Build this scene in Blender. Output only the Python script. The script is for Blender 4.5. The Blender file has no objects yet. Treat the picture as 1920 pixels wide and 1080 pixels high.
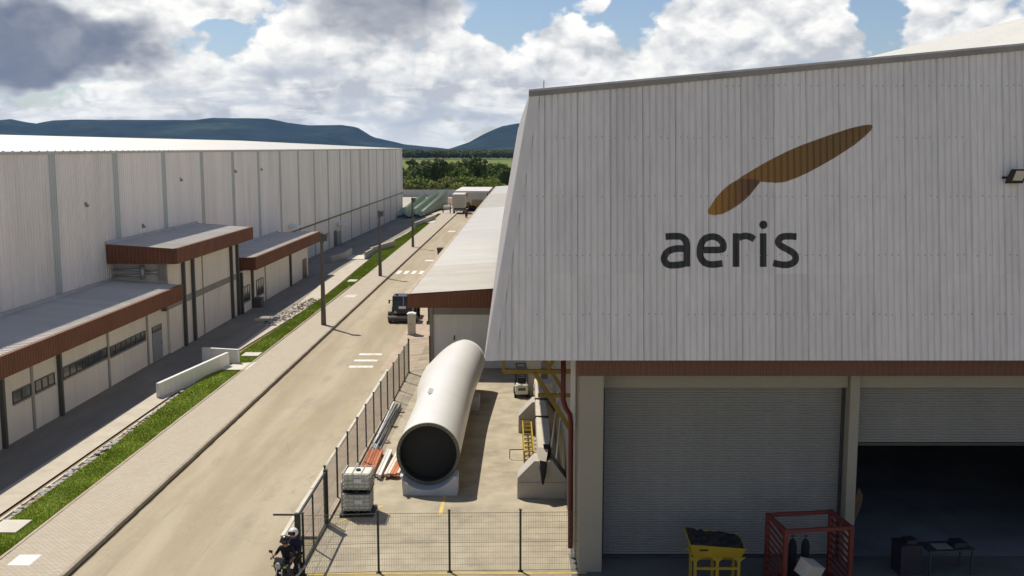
import bpy, bmesh, math, random
from math import sin, cos, pi, radians, sqrt
from mathutils import Vector, Matrix, noise as mnoise
random.seed(7)
SC = bpy.context.scene
COL = SC.collection

# ---------------------------------------------------------------- camera, sky, sun, exposure
PITCH = math.atan(263 / 1950.0)
YAW = 0.01524                      # camera looks this far left of the street direction (+Y)
CAM_H = 13.5
cam_data = bpy.data.cameras.new('camera')
cam_data.sensor_width = 36.0
cam_data.lens = 36.0 * 1950 / 1920
cam_data.clip_start = 0.5
cam_data.clip_end = 40000
camera = bpy.data.objects.new('camera', cam_data)
camera.location = (0, 0, CAM_H)
camera.rotation_euler = (pi / 2 - PITCH, 0, YAW)
COL.objects.link(camera)
SC.camera = camera

SUN_DIR = Vector((-0.42, 0.52, 1.0)).normalized()      # towards the sun
SUN_EL = math.asin(SUN_DIR.z)
sun_data = bpy.data.lights.new('sun', 'SUN')
sun_data.energy = 4.5
sun_data.angle = radians(0.53)
sun_data.color = (1.0, 0.94, 0.83)
sun = bpy.data.objects.new('sun', sun_data)
sun.rotation_euler = (-SUN_DIR).to_track_quat('-Z', 'Y').to_euler()
sun.location = (0, 0, 200)
COL.objects.link(sun)

SC.view_settings.view_transform = 'Standard'
SC.view_settings.look = 'None'
SC.view_settings.gamma = 1.0
SC.view_settings.exposure = 0.14
SC.view_settings.use_curve_mapping = False
SC.render.engine = 'CYCLES'
SC.cycles.use_denoising = True
SC.cycles.max_bounces = 5
SC.cycles.diffuse_bounces = 3
SC.cycles.glossy_bounces = 3
SC.cycles.volume_bounces = 0
SC.cycles.transparent_max_bounces = 6


class NT:
    """short helper for node trees"""
    def __init__(self, tree):
        self.t = tree
    def new(self, kind, **kw):
        n = self.t.nodes.new(kind)
        for k, v in kw.items():
            setattr(n, k, v)
        return n
    def link(self, a, b):
        self.t.links.new(a, b)
    def put(self, sock, v):
        if isinstance(v, bpy.types.NodeSocket):
            self.t.links.new(v, sock)
        else:
            sock.default_value = v
    def m(self, op, a, b=None, c=None, clamp=False):
        n = self.new('ShaderNodeMath', operation=op, use_clamp=clamp)
        self.put(n.inputs[0], a)
        if b is not None: self.put(n.inputs[1], b)
        if c is not None: self.put(n.inputs[2], c)
        return n.outputs[0]
    def step(self, v, lo, hi, a=0.0, b=1.0):
        n = self.new('ShaderNodeMapRange', interpolation_type='SMOOTHSTEP')
        self.put(n.inputs[0], v); n.inputs[1].default_value = lo; n.inputs[2].default_value = hi
        n.inputs[3].default_value = a; n.inputs[4].default_value = b
        return n.outputs[0]
    def lin(self, v, lo, hi, a=0.0, b=1.0):
        n = self.new('ShaderNodeMapRange')
        self.put(n.inputs[0], v); n.inputs[1].default_value = lo; n.inputs[2].default_value = hi
        n.inputs[3].default_value = a; n.inputs[4].default_value = b
        return n.outputs[0]
    def mix(self, f, a, b, mode='MIX'):
        n = self.new('ShaderNodeMix', data_type='RGBA', blend_type=mode)
        self.put(n.inputs[0], f)
        for s, v in ((n.inputs[6], a), (n.inputs[7], b)):
            if isinstance(v, bpy.types.NodeSocket): self.link(v, s)
            else: s.default_value = (v[0], v[1], v[2], 1)
        return n.outputs[2]
    def noise(self, vec, scale, detail=5, rough=0.55, dist=0.0, dim='3D'):
        n = self.new('ShaderNodeTexNoise', noise_dimensions=dim)
        if vec is not None: self.link(vec, n.inputs['Vector'])
        n.inputs['Scale'].default_value = scale
        n.inputs['Detail'].default_value = detail
        n.inputs['Roughness'].default_value = rough
        n.inputs['Distortion'].default_value = dist
        return n.outputs['Fac']
    def vec(self, x, y, z):
        n = self.new('ShaderNodeCombineXYZ')
        self.put(n.inputs[0], x); self.put(n.inputs[1], y); self.put(n.inputs[2], z)
        return n.outputs[0]
    def vscale(self, v, s):
        n = self.new('ShaderNodeVectorMath', operation='MULTIPLY')
        self.link(v, n.inputs[0]); n.inputs[1].default_value = s
        return n.outputs[0]
    def vadd(self, v, s):
        n = self.new('ShaderNodeVectorMath', operation='ADD')
        self.link(v, n.inputs[0]); n.inputs[1].default_value = s
        return n.outputs[0]


def build_world():
    w = bpy.data.worlds.new('World')
    SC.world = w
    w.use_nodes = True
    w.node_tree.nodes.clear()
    T = NT(w.node_tree)
    STR = 0.10
    sky = T.new('ShaderNodeTexSky', sky_type='NISHITA', sun_disc=False)
    sky.sun_elevation = SUN_EL
    sky.sun_rotation = math.atan2(SUN_DIR.x, SUN_DIR.y)
    sky.altitude = 50
    sky.air_density = 1.0
    sky.dust_density = 0.6
    sky.ozone_density = 1.5
    tc = T.new('ShaderNodeTexCoord')
    d = tc.outputs['Generated']
    sep = T.new('ShaderNodeSeparateXYZ'); T.link(d, sep.inputs[0])
    dx, dy, dz = sep.outputs
    az = T.m('ARCTAN2', dx, dy)
    el = T.m('ARCSINE', dz)
    P = T.vscale(d, (1, 1, 1.55))
    # distorted angles for the big shapes
    wn = T.new('ShaderNodeTexNoise'); T.link(P, wn.inputs['Vector']); wn.inputs['Scale'].default_value = 14; wn.inputs['Detail'].default_value = 3; wn.inputs['Roughness'].default_value = 0.6
    wsep = T.new('ShaderNodeSeparateColor'); T.link(wn.outputs['Color'], wsep.inputs[0])
    azd = T.m('ADD', az, T.m('MULTIPLY', T.m('SUBTRACT', wsep.outputs[0], 0.5), 0.11))
    eld = T.m('ADD', el, T.m('MULTIPLY', T.m('SUBTRACT', wsep.outputs[1], 0.5), 0.055))
    warp = T.vscale(wn.outputs['Color'], (0.06, 0.06, 0.06))
    K = 1950.0
    def blob(cx, cy, rx, ry):
        a = T.m('DIVIDE', T.m('SUBTRACT', azd, (cx - 990) / K), rx / K)
        b = T.m('DIVIDE', T.m('SUBTRACT', eld, (277 - cy) / K), ry / K)
        return T.m('SUBTRACT', 1.0, T.m('ADD', T.m('MULTIPLY', a, a), T.m('MULTIPLY', b, b)), clamp=True)
    def addall(L):
        r = L[0]
        for x in L[1:]: r = T.m('ADD', r, x)
        return r
    gaps = addall([blob(960, 25, 100, 140), blob(1195, 0, 95, 95), blob(1605, 20, 60, 110), blob(440, 78, 80, 24), blob(1780, -40, 120, 50), blob(600, -60, 150, 50)])
    banks = addall([blob(1065, 95, 110, 120), blob(1400, 95, 230, 120), blob(620, 175, 420, 85), blob(1770, 70, 190, 100), blob(330, 30, 260, 70), blob(880, 130, 130, 90)])
    def dens(off, det):
        p = T.vadd(P, off)
        fbm = T.noise(p, 8.5, det, 0.60)
        v = T.new('ShaderNodeTexVoronoi', feature='F1')
        nd = T.new('ShaderNodeVectorMath', operation='ADD')
        T.link(p, nd.inputs[0]); T.link(warp, nd.inputs[1]); T.link(nd.outputs[0], v.inputs['Vector'])
        v.inputs['Scale'].default_value = 24
        v.inputs['Detail'].default_value = 1.0
        v.inputs['Roughness'].default_value = 0.45
        v.inputs['Lacunarity'].default_value = 2.6
        puff = T.m('SUBTRACT', 0.72, v.outputs['Distance'])
        return T.m('ADD', T.m('MULTIPLY', fbm, 1.06), T.m('MULTIPLY', puff, 0.20))
    n0 = dens((0, 0, 0), 8)
    n1 = dens((-0.006, 0.0, 0.022), 7)
    cover = T.m('ADD', T.lin(el, 0.12, 0.75, 0.09, -0.20), T.step(el, 0.012, 0.085, 0.17, 0.0))
    body = T.m('ADD', T.m('SUBTRACT', T.m('ADD', n0, T.m('MULTIPLY', banks, 0.16)), T.m('MULTIPLY', gaps, 0.25)), cover)
    alpha = T.step(body, 0.555, 0.655)
    thick = T.step(body, 0.60, 0.90)
    lit = T.m('ADD', 0.60, T.m('MULTIPLY', T.m('SUBTRACT', n0, n1), 4.0), clamp=True)
    lit = T.m('SUBTRACT', lit, T.m('MULTIPLY', thick, 0.12), clamp=True)
    c = T.mix(lit, (0.49, 0.515, 0.56), (1.0, 0.985, 0.95))
    darkb = T.m('ADD', T.m('MULTIPLY', blob(110, 108, 250, 82), 1.7), T.m('MULTIPLY', blob(715, 18, 190, 85), 0.95), clamp=True)
    streak = addall([blob(790, 226, 190, 20), blob(560, 150, 130, 22), blob(60, 190, 120, 22), blob(80, 20, 190, 40)])
    # layered, flattened banks low over the horizon
    flat = T.noise(T.vscale(d, (1, 1, 4.2)), 13.0, 4, 0.6, 0.6)
    lowl = T.step(el, 0.03, 0.10, 1.0, 0.0)
    c = T.mix(T.m('MULTIPLY', lowl, T.step(flat, 0.44, 0.68, 0.0, 0.85)), c, (0.50, 0.545, 0.615))
    c = T.mix(T.m('MULTIPLY', lowl, T.step(flat, 0.50, 0.36, 0.0, 0.6)), c, (0.93, 0.925, 0.905))
    c = T.mix(T.m('MULTIPLY', streak, 0.75, clamp=True), c, (0.40, 0.45, 0.54))
    c = T.mix(T.m('MULTIPLY', T.step(darkb, 0.0, 1.0), 0.92), c, T.mix(T.step(n0, 0.3, 0.9), (0.14, 0.17, 0.25), (0.36, 0.385, 0.43)))
    alpha = T.m('MAXIMUM', alpha, T.step(darkb, 0.0, 0.45))
    low = T.step(el, 0.0, 0.035, 0.8, 0.0)
    c = T.mix(T.m('MULTIPLY', low, 0.8), c, (0.74, 0.77, 0.79))
    alpha = T.m('MAXIMUM', alpha, low)
    # clouds only above the horizon
    cl = T.vscale(c, (1 / STR, 1 / STR, 1 / STR))
    skyc = T.vscale(sky.outputs[0], (0.74, 0.77, 0.86))
    out = T.mix(alpha, skyc, cl)
    bg = T.new('ShaderNodeBackground')
    T.link(out, bg.inputs[0]); bg.inputs[1].default_value = STR
    o = T.new('ShaderNodeOutputWorld'); T.link(bg.outputs[0], o.inputs[0])
build_world()
SC.world.cycles.sampling_method = 'MANUAL'
SC.world.cycles.sample_map_resolution = 256

# ---------------------------------------------------------------- materials
MATS = {}
def mat(name, col, rough=0.75, var=0.12, scale=1.5, streak=0.0, sscale=(2.5, 2.5, 0.12), bump=0.0, bscale=20.0,
        metal=0.0, rnd=0.0, dirt=None, dirt_amt=0.0, dscale=0.4, spec=0.3, stretch=None, emit=None):
    m = bpy.data.materials.new(name)
    m.use_nodes = True
    T = NT(m.node_tree)
    b = m.node_tree.nodes['Principled BSDF']
    b.inputs['Roughness'].default_value = rough
    b.inputs['Metallic'].default_value = metal
    b.inputs['Specular IOR Level'].default_value = spec
    g = T.new('ShaderNodeNewGeometry')
    pos = g.outputs['Position']
    pn = T.vscale(pos, stretch) if stretch else pos
    f = T.lin(T.noise(pn, scale, 4, 0.6), 0.25, 0.75, 1 - var, 1 + var)
    if streak:
        s = T.noise(T.vscale(pos, sscale), 1.0, 5, 0.6)
        f = T.m('MULTIPLY', f, T.lin(s, 0.25, 0.75, 1 - streak, 1 + streak))
    if rnd:
        oi = T.new('ShaderNodeObjectInfo')
        f = T.m('MULTIPLY', f, T.lin(oi.outputs['Random'], 0, 1, 1 - rnd, 1 + rnd))
    v = T.new('ShaderNodeVectorMath', operation='SCALE')
    v.inputs[0].default_value = col
    T.link(f, v.inputs['Scale'])
    c = v.outputs[0]
    if dirt:
        dm = T.step(T.noise(pn, dscale, 7, 0.65), 0.48, 0.72, 0, dirt_amt)
        c = T.mix(dm, c, dirt)
    T.link(c, b.inputs['Base Color'])
    if bump:
        bn = T.new('ShaderNodeBump'); bn.inputs['Strength'].default_value = bump
        bn.inputs['Distance'].default_value = 0.02
        T.link(T.noise(pos, bscale, 4, 0.6), bn.inputs['Height'])
        T.link(bn.outputs[0], b.inputs['Normal'])
    MATS[name] = m
    return m

mat('ground', (0.12, 0.15, 0.05), 0.95, 0.25, 0.02, dirt=(0.20, 0.16, 0.09), dirt_amt=0.5, dscale=0.006)
mat('field', (0.125, 0.15, 0.010), 0.95, 0.18, 0.03, dirt=(0.10, 0.14, 0.03), dirt_amt=0.6, dscale=0.02)
mat('yard_far', (0.46, 0.40, 0.31), 0.92, 0.12, 0.4, dirt=(0.33, 0.28, 0.2), dirt_amt=0.6, dscale=0.08)
def road_mat():
    m = bpy.data.materials.new('road'); m.use_nodes = True
    T = NT(m.node_tree); b = m.node_tree.nodes['Principled BSDF']
    b.inputs['Roughness'].default_value = 0.93; b.inputs['Specular IOR Level'].default_value = 0.2
    pos = T.new('ShaderNodeNewGeometry').outputs['Position']
    big = T.noise(T.vscale(pos, (0.35, 0.035, 1)), 1.0, 5, 0.6, 0.4)
    med = T.noise(T.vscale(pos, (1, 0.45, 1)), 0.6, 7, 0.65)
    fin = T.noise(pos, 14, 4, 0.7)
    c = T.mix(T.step(big, 0.33, 0.68), (0.36, 0.29, 0.185), (0.48, 0.41, 0.295))
    c = T.mix(T.step(med, 0.50, 0.76, 0, 0.6), c, (0.31, 0.265, 0.195))
    # darker wheel tracks and sand gathered between and beside them
    sep = T.new('ShaderNodeSeparateXYZ'); T.link(pos, sep.inputs[0])
    wob = T.m('MULTIPLY', T.m('SUBTRACT', T.noise(T.vscale(pos, (0.0, 0.05, 0)), 1.0, 2), 0.5), 1.2)
    ph = T.m('SINE', T.m('MULTIPLY', T.m('ADD', sep.outputs[0], wob), 2 * pi / 1.75))
    c = T.mix(T.m('MULTIPLY', T.step(ph, 0.2, 1.0), T.step(med, 0.35, 0.62, 0.05, 0.42)), c, (0.32, 0.275, 0.205))
    c = T.mix(T.m('MULTIPLY', T.step(T.noise(pos, 0.23, 6, 0.7), 0.56, 0.75), 0.35), c, (0.44, 0.315, 0.19))
    c = T.mix(T.step(T.noise(pos, 1.7, 5, 0.7), 0.55, 0.78, 0, 0.45), c, (0.52, 0.46, 0.36))
    c = T.mix(T.step(T.noise(T.vscale(pos, (1.3, 0.8, 1)), 0.5, 6, 0.7), 0.60, 0.72, 0, 0.4), c, (0.25, 0.21, 0.155))
    vo = T.new('ShaderNodeTexVoronoi', feature='DISTANCE_TO_EDGE'); vo.inputs['Scale'].default_value = 0.16
    cw = T.new('ShaderNodeTexNoise'); T.link(pos, cw.inputs['Vector']); cw.inputs['Scale'].default_value = 0.6; cw.inputs['Detail'].default_value = 5
    ca = T.new('ShaderNodeVectorMath', operation='ADD'); T.link(pos, ca.inputs[0]); T.link(T.vscale(cw.outputs['Color'], (3.0, 3.0, 0)), ca.inputs[1]); T.link(ca.outputs[0], vo.inputs['Vector'])
    c = T.mix(T.m('MULTIPLY', T.step(vo.outputs['Distance'], 0.004, 0.0012, 0, 0.5), T.step(med, 0.4, 0.6)), c, (0.20, 0.165, 0.12))
    # short skid marks and drips
    sk = T.step(T.noise(T.vscale(pos, (2.2, 0.10, 1)), 1.0, 3, 0.5), 0.66, 0.74, 0, 0.35)
    c = T.mix(sk, c, (0.24, 0.21, 0.17))
    c = T.mix(T.lin(fin, 0.3, 0.7, 0.0, 0.32), c, (0.27, 0.235, 0.17))
    c = T.mix(T.step(T.noise(pos, 4.5, 4, 0.7), 0.58, 0.74, 0, 0.35), c, (0.30, 0.25, 0.18))
    T.link(c, b.inputs['Base Color'])
    bn = T.new('ShaderNodeBump'); bn.inputs['Strength'].default_value = 0.25; bn.inputs['Distance'].default_value = 0.02
    T.link(fin, bn.inputs['Height']); T.link(bn.outputs[0], b.inputs['Normal'])
    MATS['road'] = m
road_mat()
def paver_mat():
    m = bpy.data.materials.new('pavers'); m.use_nodes = True
    T = NT(m.node_tree); b = m.node_tree.nodes['Principled BSDF']
    b.inputs['Roughness'].default_value = 0.9; b.inputs['Specular IOR Level'].default_value = 0.2
    pos = T.new('ShaderNodeNewGeometry').outputs['Position']
    br = T.new('ShaderNodeTexBrick')
    T.link(pos, br.inputs['Vector'])
    br.inputs['Color1'].default_value = (0.52, 0.46, 0.36, 1); br.inputs['Color2'].default_value = (0.45, 0.395, 0.305, 1)
    br.inputs['Mortar'].default_value = (0.27, 0.225, 0.17, 1)
    br.inputs['Scale'].default_value = 1.0; br.inputs['Mortar Size'].default_value = 0.012
    br.inputs['Brick Width'].default_value = 0.22; br.inputs['Row Height'].default_value = 0.11
    n = T.noise(T.vscale(pos, (1, 0.4, 1)), 0.9, 7, 0.65)
    c = T.mix(T.step(n, 0.42, 0.72, 0, 0.6), br.outputs[0], (0.40, 0.325, 0.235))
    c = T.mix(T.lin(T.noise(pos, 12, 3), 0.3, 0.7, 0, 0.3), c, (0.52, 0.45, 0.36))
    T.link(c, b.inputs['Base Color'])
    MATS['pavers'] = m
paver_mat()
mat('kerb', (0.33, 0.285, 0.215), 0.9, 0.22, 3, bump=0.2)
mat('asphalt', (0.25, 0.22, 0.175), 0.9, 0.2, 0.8, dirt=(0.27, 0.225, 0.155), dirt_amt=0.6, dscale=0.35, stretch=(1, 0.3, 1))
mat('concrete', (0.50, 0.44, 0.35), 0.9, 0.12, 1.2, dirt=(0.36, 0.31, 0.23), dirt_amt=0.5, dscale=0.7, bump=0.15)
mat('pale_concrete', (0.60, 0.56, 0.47), 0.9, 0.12, 1.5, dirt=(0.42, 0.37, 0.28), dirt_amt=0.4, dscale=0.9)
mat('yard', (0.40, 0.345, 0.25), 0.92, 0.2, 1.1, dirt=(0.25, 0.21, 0.155), dirt_amt=0.8, dscale=0.5, bump=0.2)
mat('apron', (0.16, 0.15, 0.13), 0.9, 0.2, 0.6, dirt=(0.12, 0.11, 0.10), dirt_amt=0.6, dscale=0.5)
mat('pink_paving', (0.44, 0.35, 0.265), 0.92, 0.18, 1.2, dirt=(0.45, 0.40, 0.32), dirt_amt=0.7, dscale=0.6)
mat('channel', (0.25, 0.17, 0.085), 0.95, 0.3, 1.0)
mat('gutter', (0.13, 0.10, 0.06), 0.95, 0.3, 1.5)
mat('soil', (0.20, 0.13, 0.08), 0.95, 0.3, 1.0)
mat('stone', (0.46, 0.435, 0.39), 0.9, 0.25, 2.0, rnd=0.25)
mat('lawn', (0.155, 0.205, 0.014), 0.95, 0.3, 0.8, dirt=(0.13, 0.18, 0.03), dirt_amt=0.5, dscale=0.5)
mat('blade_grass', (0.245, 0.315, 0.020), 0.8, 0.3, 0.5, dirt=(0.27, 0.28, 0.06), dirt_amt=0.6, dscale=0.6)
mat('road_paint', (0.74, 0.72, 0.66), 0.85, 0.15, 3, dirt=(0.43, 0.37, 0.27), dirt_amt=0.9, dscale=2.6)
mat('yellow_line', (0.62, 0.46, 0.14), 0.85, 0.2, 2, dirt=(0.42, 0.36, 0.26), dirt_amt=0.7, dscale=1.5)
mat('wall_cladding', (0.83, 0.765, 0.69), 0.6, 0.05, 0.3, streak=0.07, rnd=0.045, dirt=(0.46, 0.43, 0.38), dirt_amt=0.35, dscale=0.25, stretch=(1, 1, 0.25))
mat('translucent', (0.47, 0.485, 0.45), 0.5, 0.06, 0.5, streak=0.08)
mat('white_roof', (0.56, 0.54, 0.49), 0.55, 0.05, 0.3, rnd=0.03, dirt=(0.50, 0.47, 0.41), dirt_amt=0.45, dscale=0.2)
mat('beige_roof', (0.50, 0.465, 0.40), 0.6, 0.08, 0.4, rnd=0.05, dirt=(0.46, 0.42, 0.35), dirt_amt=0.5, dscale=0.3)
mat('annex_roof', (0.62, 0.58, 0.52), 0.5, 0.06, 0.4, rnd=0.05, dirt=(0.5, 0.47, 0.42), dirt_amt=0.4, dscale=0.3)
mat('brown_fascia', (0.175, 0.068, 0.034), 0.6, 0.12, 0.6, streak=0.10, dirt=(0.21, 0.10, 0.055), dirt_amt=0.5, dscale=0.4)
mat('plaster', (0.74, 0.67, 0.57), 0.85, 0.06, 0.4, streak=0.07, dirt=(0.45, 0.41, 0.33), dirt_amt=0.35, dscale=0.4)
mat('white_wall', (0.74, 0.72, 0.68), 0.85, 0.05, 0.7, streak=0.07, dirt=(0.52, 0.48, 0.42), dirt_amt=0.3, dscale=0.7)
mat('grey_band', (0.27, 0.25, 0.22), 0.85, 0.1, 0.7)
mat('pilaster', (0.33, 0.30, 0.26), 0.85, 0.1, 0.7)
mat('dark_pipe', (0.085, 0.085, 0.075), 0.6, 0.15, 1)
mat('grey_door', (0.27, 0.285, 0.28), 0.5, 0.08, 1)
mat('brown_door', (0.17, 0.105, 0.06), 0.6, 0.12, 1)
mat('green_door', (0.06, 0.075, 0.068), 0.5, 0.12, 1)
mat('glass', (0.018, 0.022, 0.024), 0.12, 0.1, 1, spec=0.5)
mat('window_frame', (0.10, 0.105, 0.10), 0.5, 0.1, 1)
mat('front_cladding', (0.69, 0.65, 0.61), 0.6, 0.03, 0.35, streak=0.085, sscale=(6.0, 6.0, 0.14), rnd=0.06, dirt=(0.46, 0.435, 0.42), dirt_amt=0.30, dscale=0.45, stretch=(1, 1, 0.22))
mat('flashing', (0.50, 0.475, 0.455), 0.55, 0.1, 0.8, streak=0.1, dirt=(0.30, 0.27, 0.23), dirt_amt=0.4, dscale=1.0)
mat('ridge_cap', (0.27, 0.25, 0.225), 0.7, 0.2, 1.2)
mat('letter_paint', (0.045, 0.045, 0.043), 0.6, 0.15, 1.5)
mat('shutter', (0.245, 0.24, 0.215), 0.5, 0.06, 0.5, streak=0.06, dirt=(0.19, 0.185, 0.165), dirt_amt=0.4, dscale=0.4)
mat('column_paint', (0.31, 0.285, 0.225), 0.85, 0.1, 0.5, dirt=(0.25, 0.23, 0.19), dirt_amt=0.5, dscale=0.5)
mat('floor_interior', (0.24, 0.24, 0.24), 0.8, 0.3, 0.4)
mat('dark_interior', (0.72, 0.72, 0.72), 0.8, 0.2, 0.3)
mat('beam_brown', (0.155, 0.082, 0.055), 0.7, 0.1, 0.7)
mat('fence_metal', (0.030, 0.040, 0.028), 0.5, 0.1, 2)
mat('wire', (0.17, 0.17, 0.12), 0.5, 0.1, 2)
mat('blade_gel', (0.76, 0.74, 0.685), 0.35, 0.03, 0.4, dirt=(0.62, 0.58, 0.5), dirt_amt=0.25, dscale=0.6, spec=0.5)
mat('blade_rim', (0.20, 0.185, 0.13), 0.7, 0.15, 2)
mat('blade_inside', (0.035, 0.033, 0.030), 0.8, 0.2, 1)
mat('cradle_paint', (0.52, 0.53, 0.55), 0.7, 0.1, 1.5, dirt=(0.36, 0.34, 0.3), dirt_amt=0.4, dscale=1.2)
mat('cradle_concrete', (0.42, 0.385, 0.33), 0.9, 0.12, 1.2, dirt=(0.30, 0.27, 0.22), dirt_amt=0.5, dscale=1)
mat('foam_black', (0.016, 0.017, 0.018), 0.85, 0.2, 3)
mat('shell_cream', (0.60, 0.54, 0.43), 0.6, 0.08, 1.5, dirt=(0.48, 0.42, 0.32), dirt_amt=0.5, dscale=1.1)
mat('yellow_steel', (0.40, 0.275, 0.02), 0.5, 0.15, 1.5, dirt=(0.32, 0.2, 0.05), dirt_amt=0.5, dscale=2)
mat('red_steel', (0.16, 0.030, 0.022), 0.5, 0.15, 1.5, dirt=(0.10, 0.04, 0.025), dirt_amt=0.5, dscale=2)
mat('maroon_pipe', (0.105, 0.020, 0.018), 0.5, 0.15, 2)
mat('bracket_yellow', (0.24, 0.165, 0.025), 0.6, 0.2, 1.5)
mat('lorry_white', (0.56, 0.52, 0.46), 0.6, 0.1, 1)
mat('white_plastic', (0.70, 0.67, 0.56), 0.5, 0.08, 2)
mat('galvanised', (0.45, 0.45, 0.43), 0.45, 0.12, 3, metal=0.4)
mat('black_plastic', (0.022, 0.022, 0.024), 0.6, 0.2, 2)
mat('rubber', (0.018, 0.018, 0.018), 0.85, 0.2, 3)
mat('orange_board', (0.47, 0.16, 0.075), 0.8, 0.2, 3, rnd=0.22)
mat('pale_board', (0.62, 0.56, 0.47), 0.8, 0.15, 3, rnd=0.1)
mat('pole_concrete', (0.15, 0.125, 0.10), 0.9, 0.2, 1.2)
mat('lamp_grey', (0.10, 0.10, 0.085), 0.5, 0.15, 2)
mat('lamp_glass', (0.42, 0.42, 0.36), 0.15, 0.1, 2, spec=0.5)
mat('white_paint', (0.78, 0.77, 0.74), 0.5, 0.05, 1.5)
mat('cabinet_paint', (0.56, 0.51, 0.41), 0.6, 0.08, 1.5)
mat('truck_dark', (0.030, 0.028, 0.034), 0.4, 0.15, 1.5, spec=0.5)
mat('truck_deck', (0.26, 0.23, 0.19), 0.7, 0.15, 1.5)
mat('green_mould', (0.25, 0.30, 0.21), 0.6, 0.15, 0.8, dirt=(0.36, 0.42, 0.34), dirt_amt=0.6, dscale=0.5)
mat('grey_wall', (0.42, 0.42, 0.41), 0.9, 0.1, 0.5)
mat('bark', (0.10, 0.075, 0.05), 0.95, 0.25, 2)
for i, c in enumerate([(0.12, 0.165, 0.022), (0.18, 0.225, 0.026), (0.078, 0.105, 0.020), (0.215, 0.22, 0.045)]):
    mat('leaf%d' % i, c, 0.8, 0.3, 0.25, rnd=0.2)
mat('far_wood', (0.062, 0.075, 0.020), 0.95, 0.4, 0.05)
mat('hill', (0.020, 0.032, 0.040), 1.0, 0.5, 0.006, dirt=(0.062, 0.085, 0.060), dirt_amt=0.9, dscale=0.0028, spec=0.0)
mat('skin', (0.30, 0.16, 0.10), 0.6, 0.05, 3)
mat('navy_cloth', (0.022, 0.026, 0.052), 0.9, 0.15, 6)
mat('black_cloth', (0.016, 0.016, 0.018), 0.9, 0.15, 6)
mat('grey_cloth', (0.05, 0.055, 0.06), 0.9, 0.15, 6)
mat('red_cloth', (0.30, 0.06, 0.06), 0.9, 0.15, 6)
mat('helmet_white', (0.75, 0.75, 0.75), 0.25, 0.03, 3, spec=0.5)
mat('helmet_black', (0.02, 0.018, 0.02), 0.25, 0.05, 3, spec=0.5)
mat('chrome', (0.55, 0.55, 0.55), 0.25, 0.05, 3, metal=0.9)
mat('lime_paint', (0.45, 0.52, 0.06), 0.4, 0.05, 3)
mat('debris', (0.035, 0.03, 0.025), 0.95, 0.4, 5)
mat('steel_dark', (0.06, 0.06, 0.065), 0.5, 0.2, 2, metal=0.3)
mat('box_card', (0.52, 0.46, 0.37), 0.85, 0.1, 2)
mat('canopy_roof', (0.60, 0.575, 0.52), 0.6, 0.08, 0.4)
mat('magenta', (0.30, 0.02, 0.08), 0.6, 0.1, 2)
mat('sand', (0.50, 0.38, 0.22), 0.95, 0.2, 1.0)
def logo_mat():
    m = bpy.data.materials.new('logo_gold'); m.use_nodes = True
    T = NT(m.node_tree); b = m.node_tree.nodes['Principled BSDF']
    b.inputs['Roughness'].default_value = 0.6
    tc = T.new('ShaderNodeTexCoord'); sep = T.new('ShaderNodeSeparateXYZ'); T.link(tc.outputs['Object'], sep.inputs[0])
    c = T.mix(T.lin(sep.outputs[0], 6.7, 9.5), (0.27, 0.135, 0.022), (0.175, 0.095, 0.026))
    T.link(c, b.inputs['Base Color']); MATS['logo_gold'] = m
    m = bpy.data.materials.new('logo_lobe'); m.use_nodes = True
    T = NT(m.node_tree); b = m.node_tree.nodes['Principled BSDF']
    b.inputs['Roughness'].default_value = 0.6
    tc = T.new('ShaderNodeTexCoord'); sep = T.new('ShaderNodeSeparateXYZ'); T.link(tc.outputs['Object'], sep.inputs[0])
    c = T.mix(T.lin(sep.outputs[0], 6.0, 7.2), (0.37, 0.18, 0.022), (0.13, 0.062, 0.03))
    T.link(c, b.inputs['Base Color']); MATS['logo_lobe'] = m
logo_mat()

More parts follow.
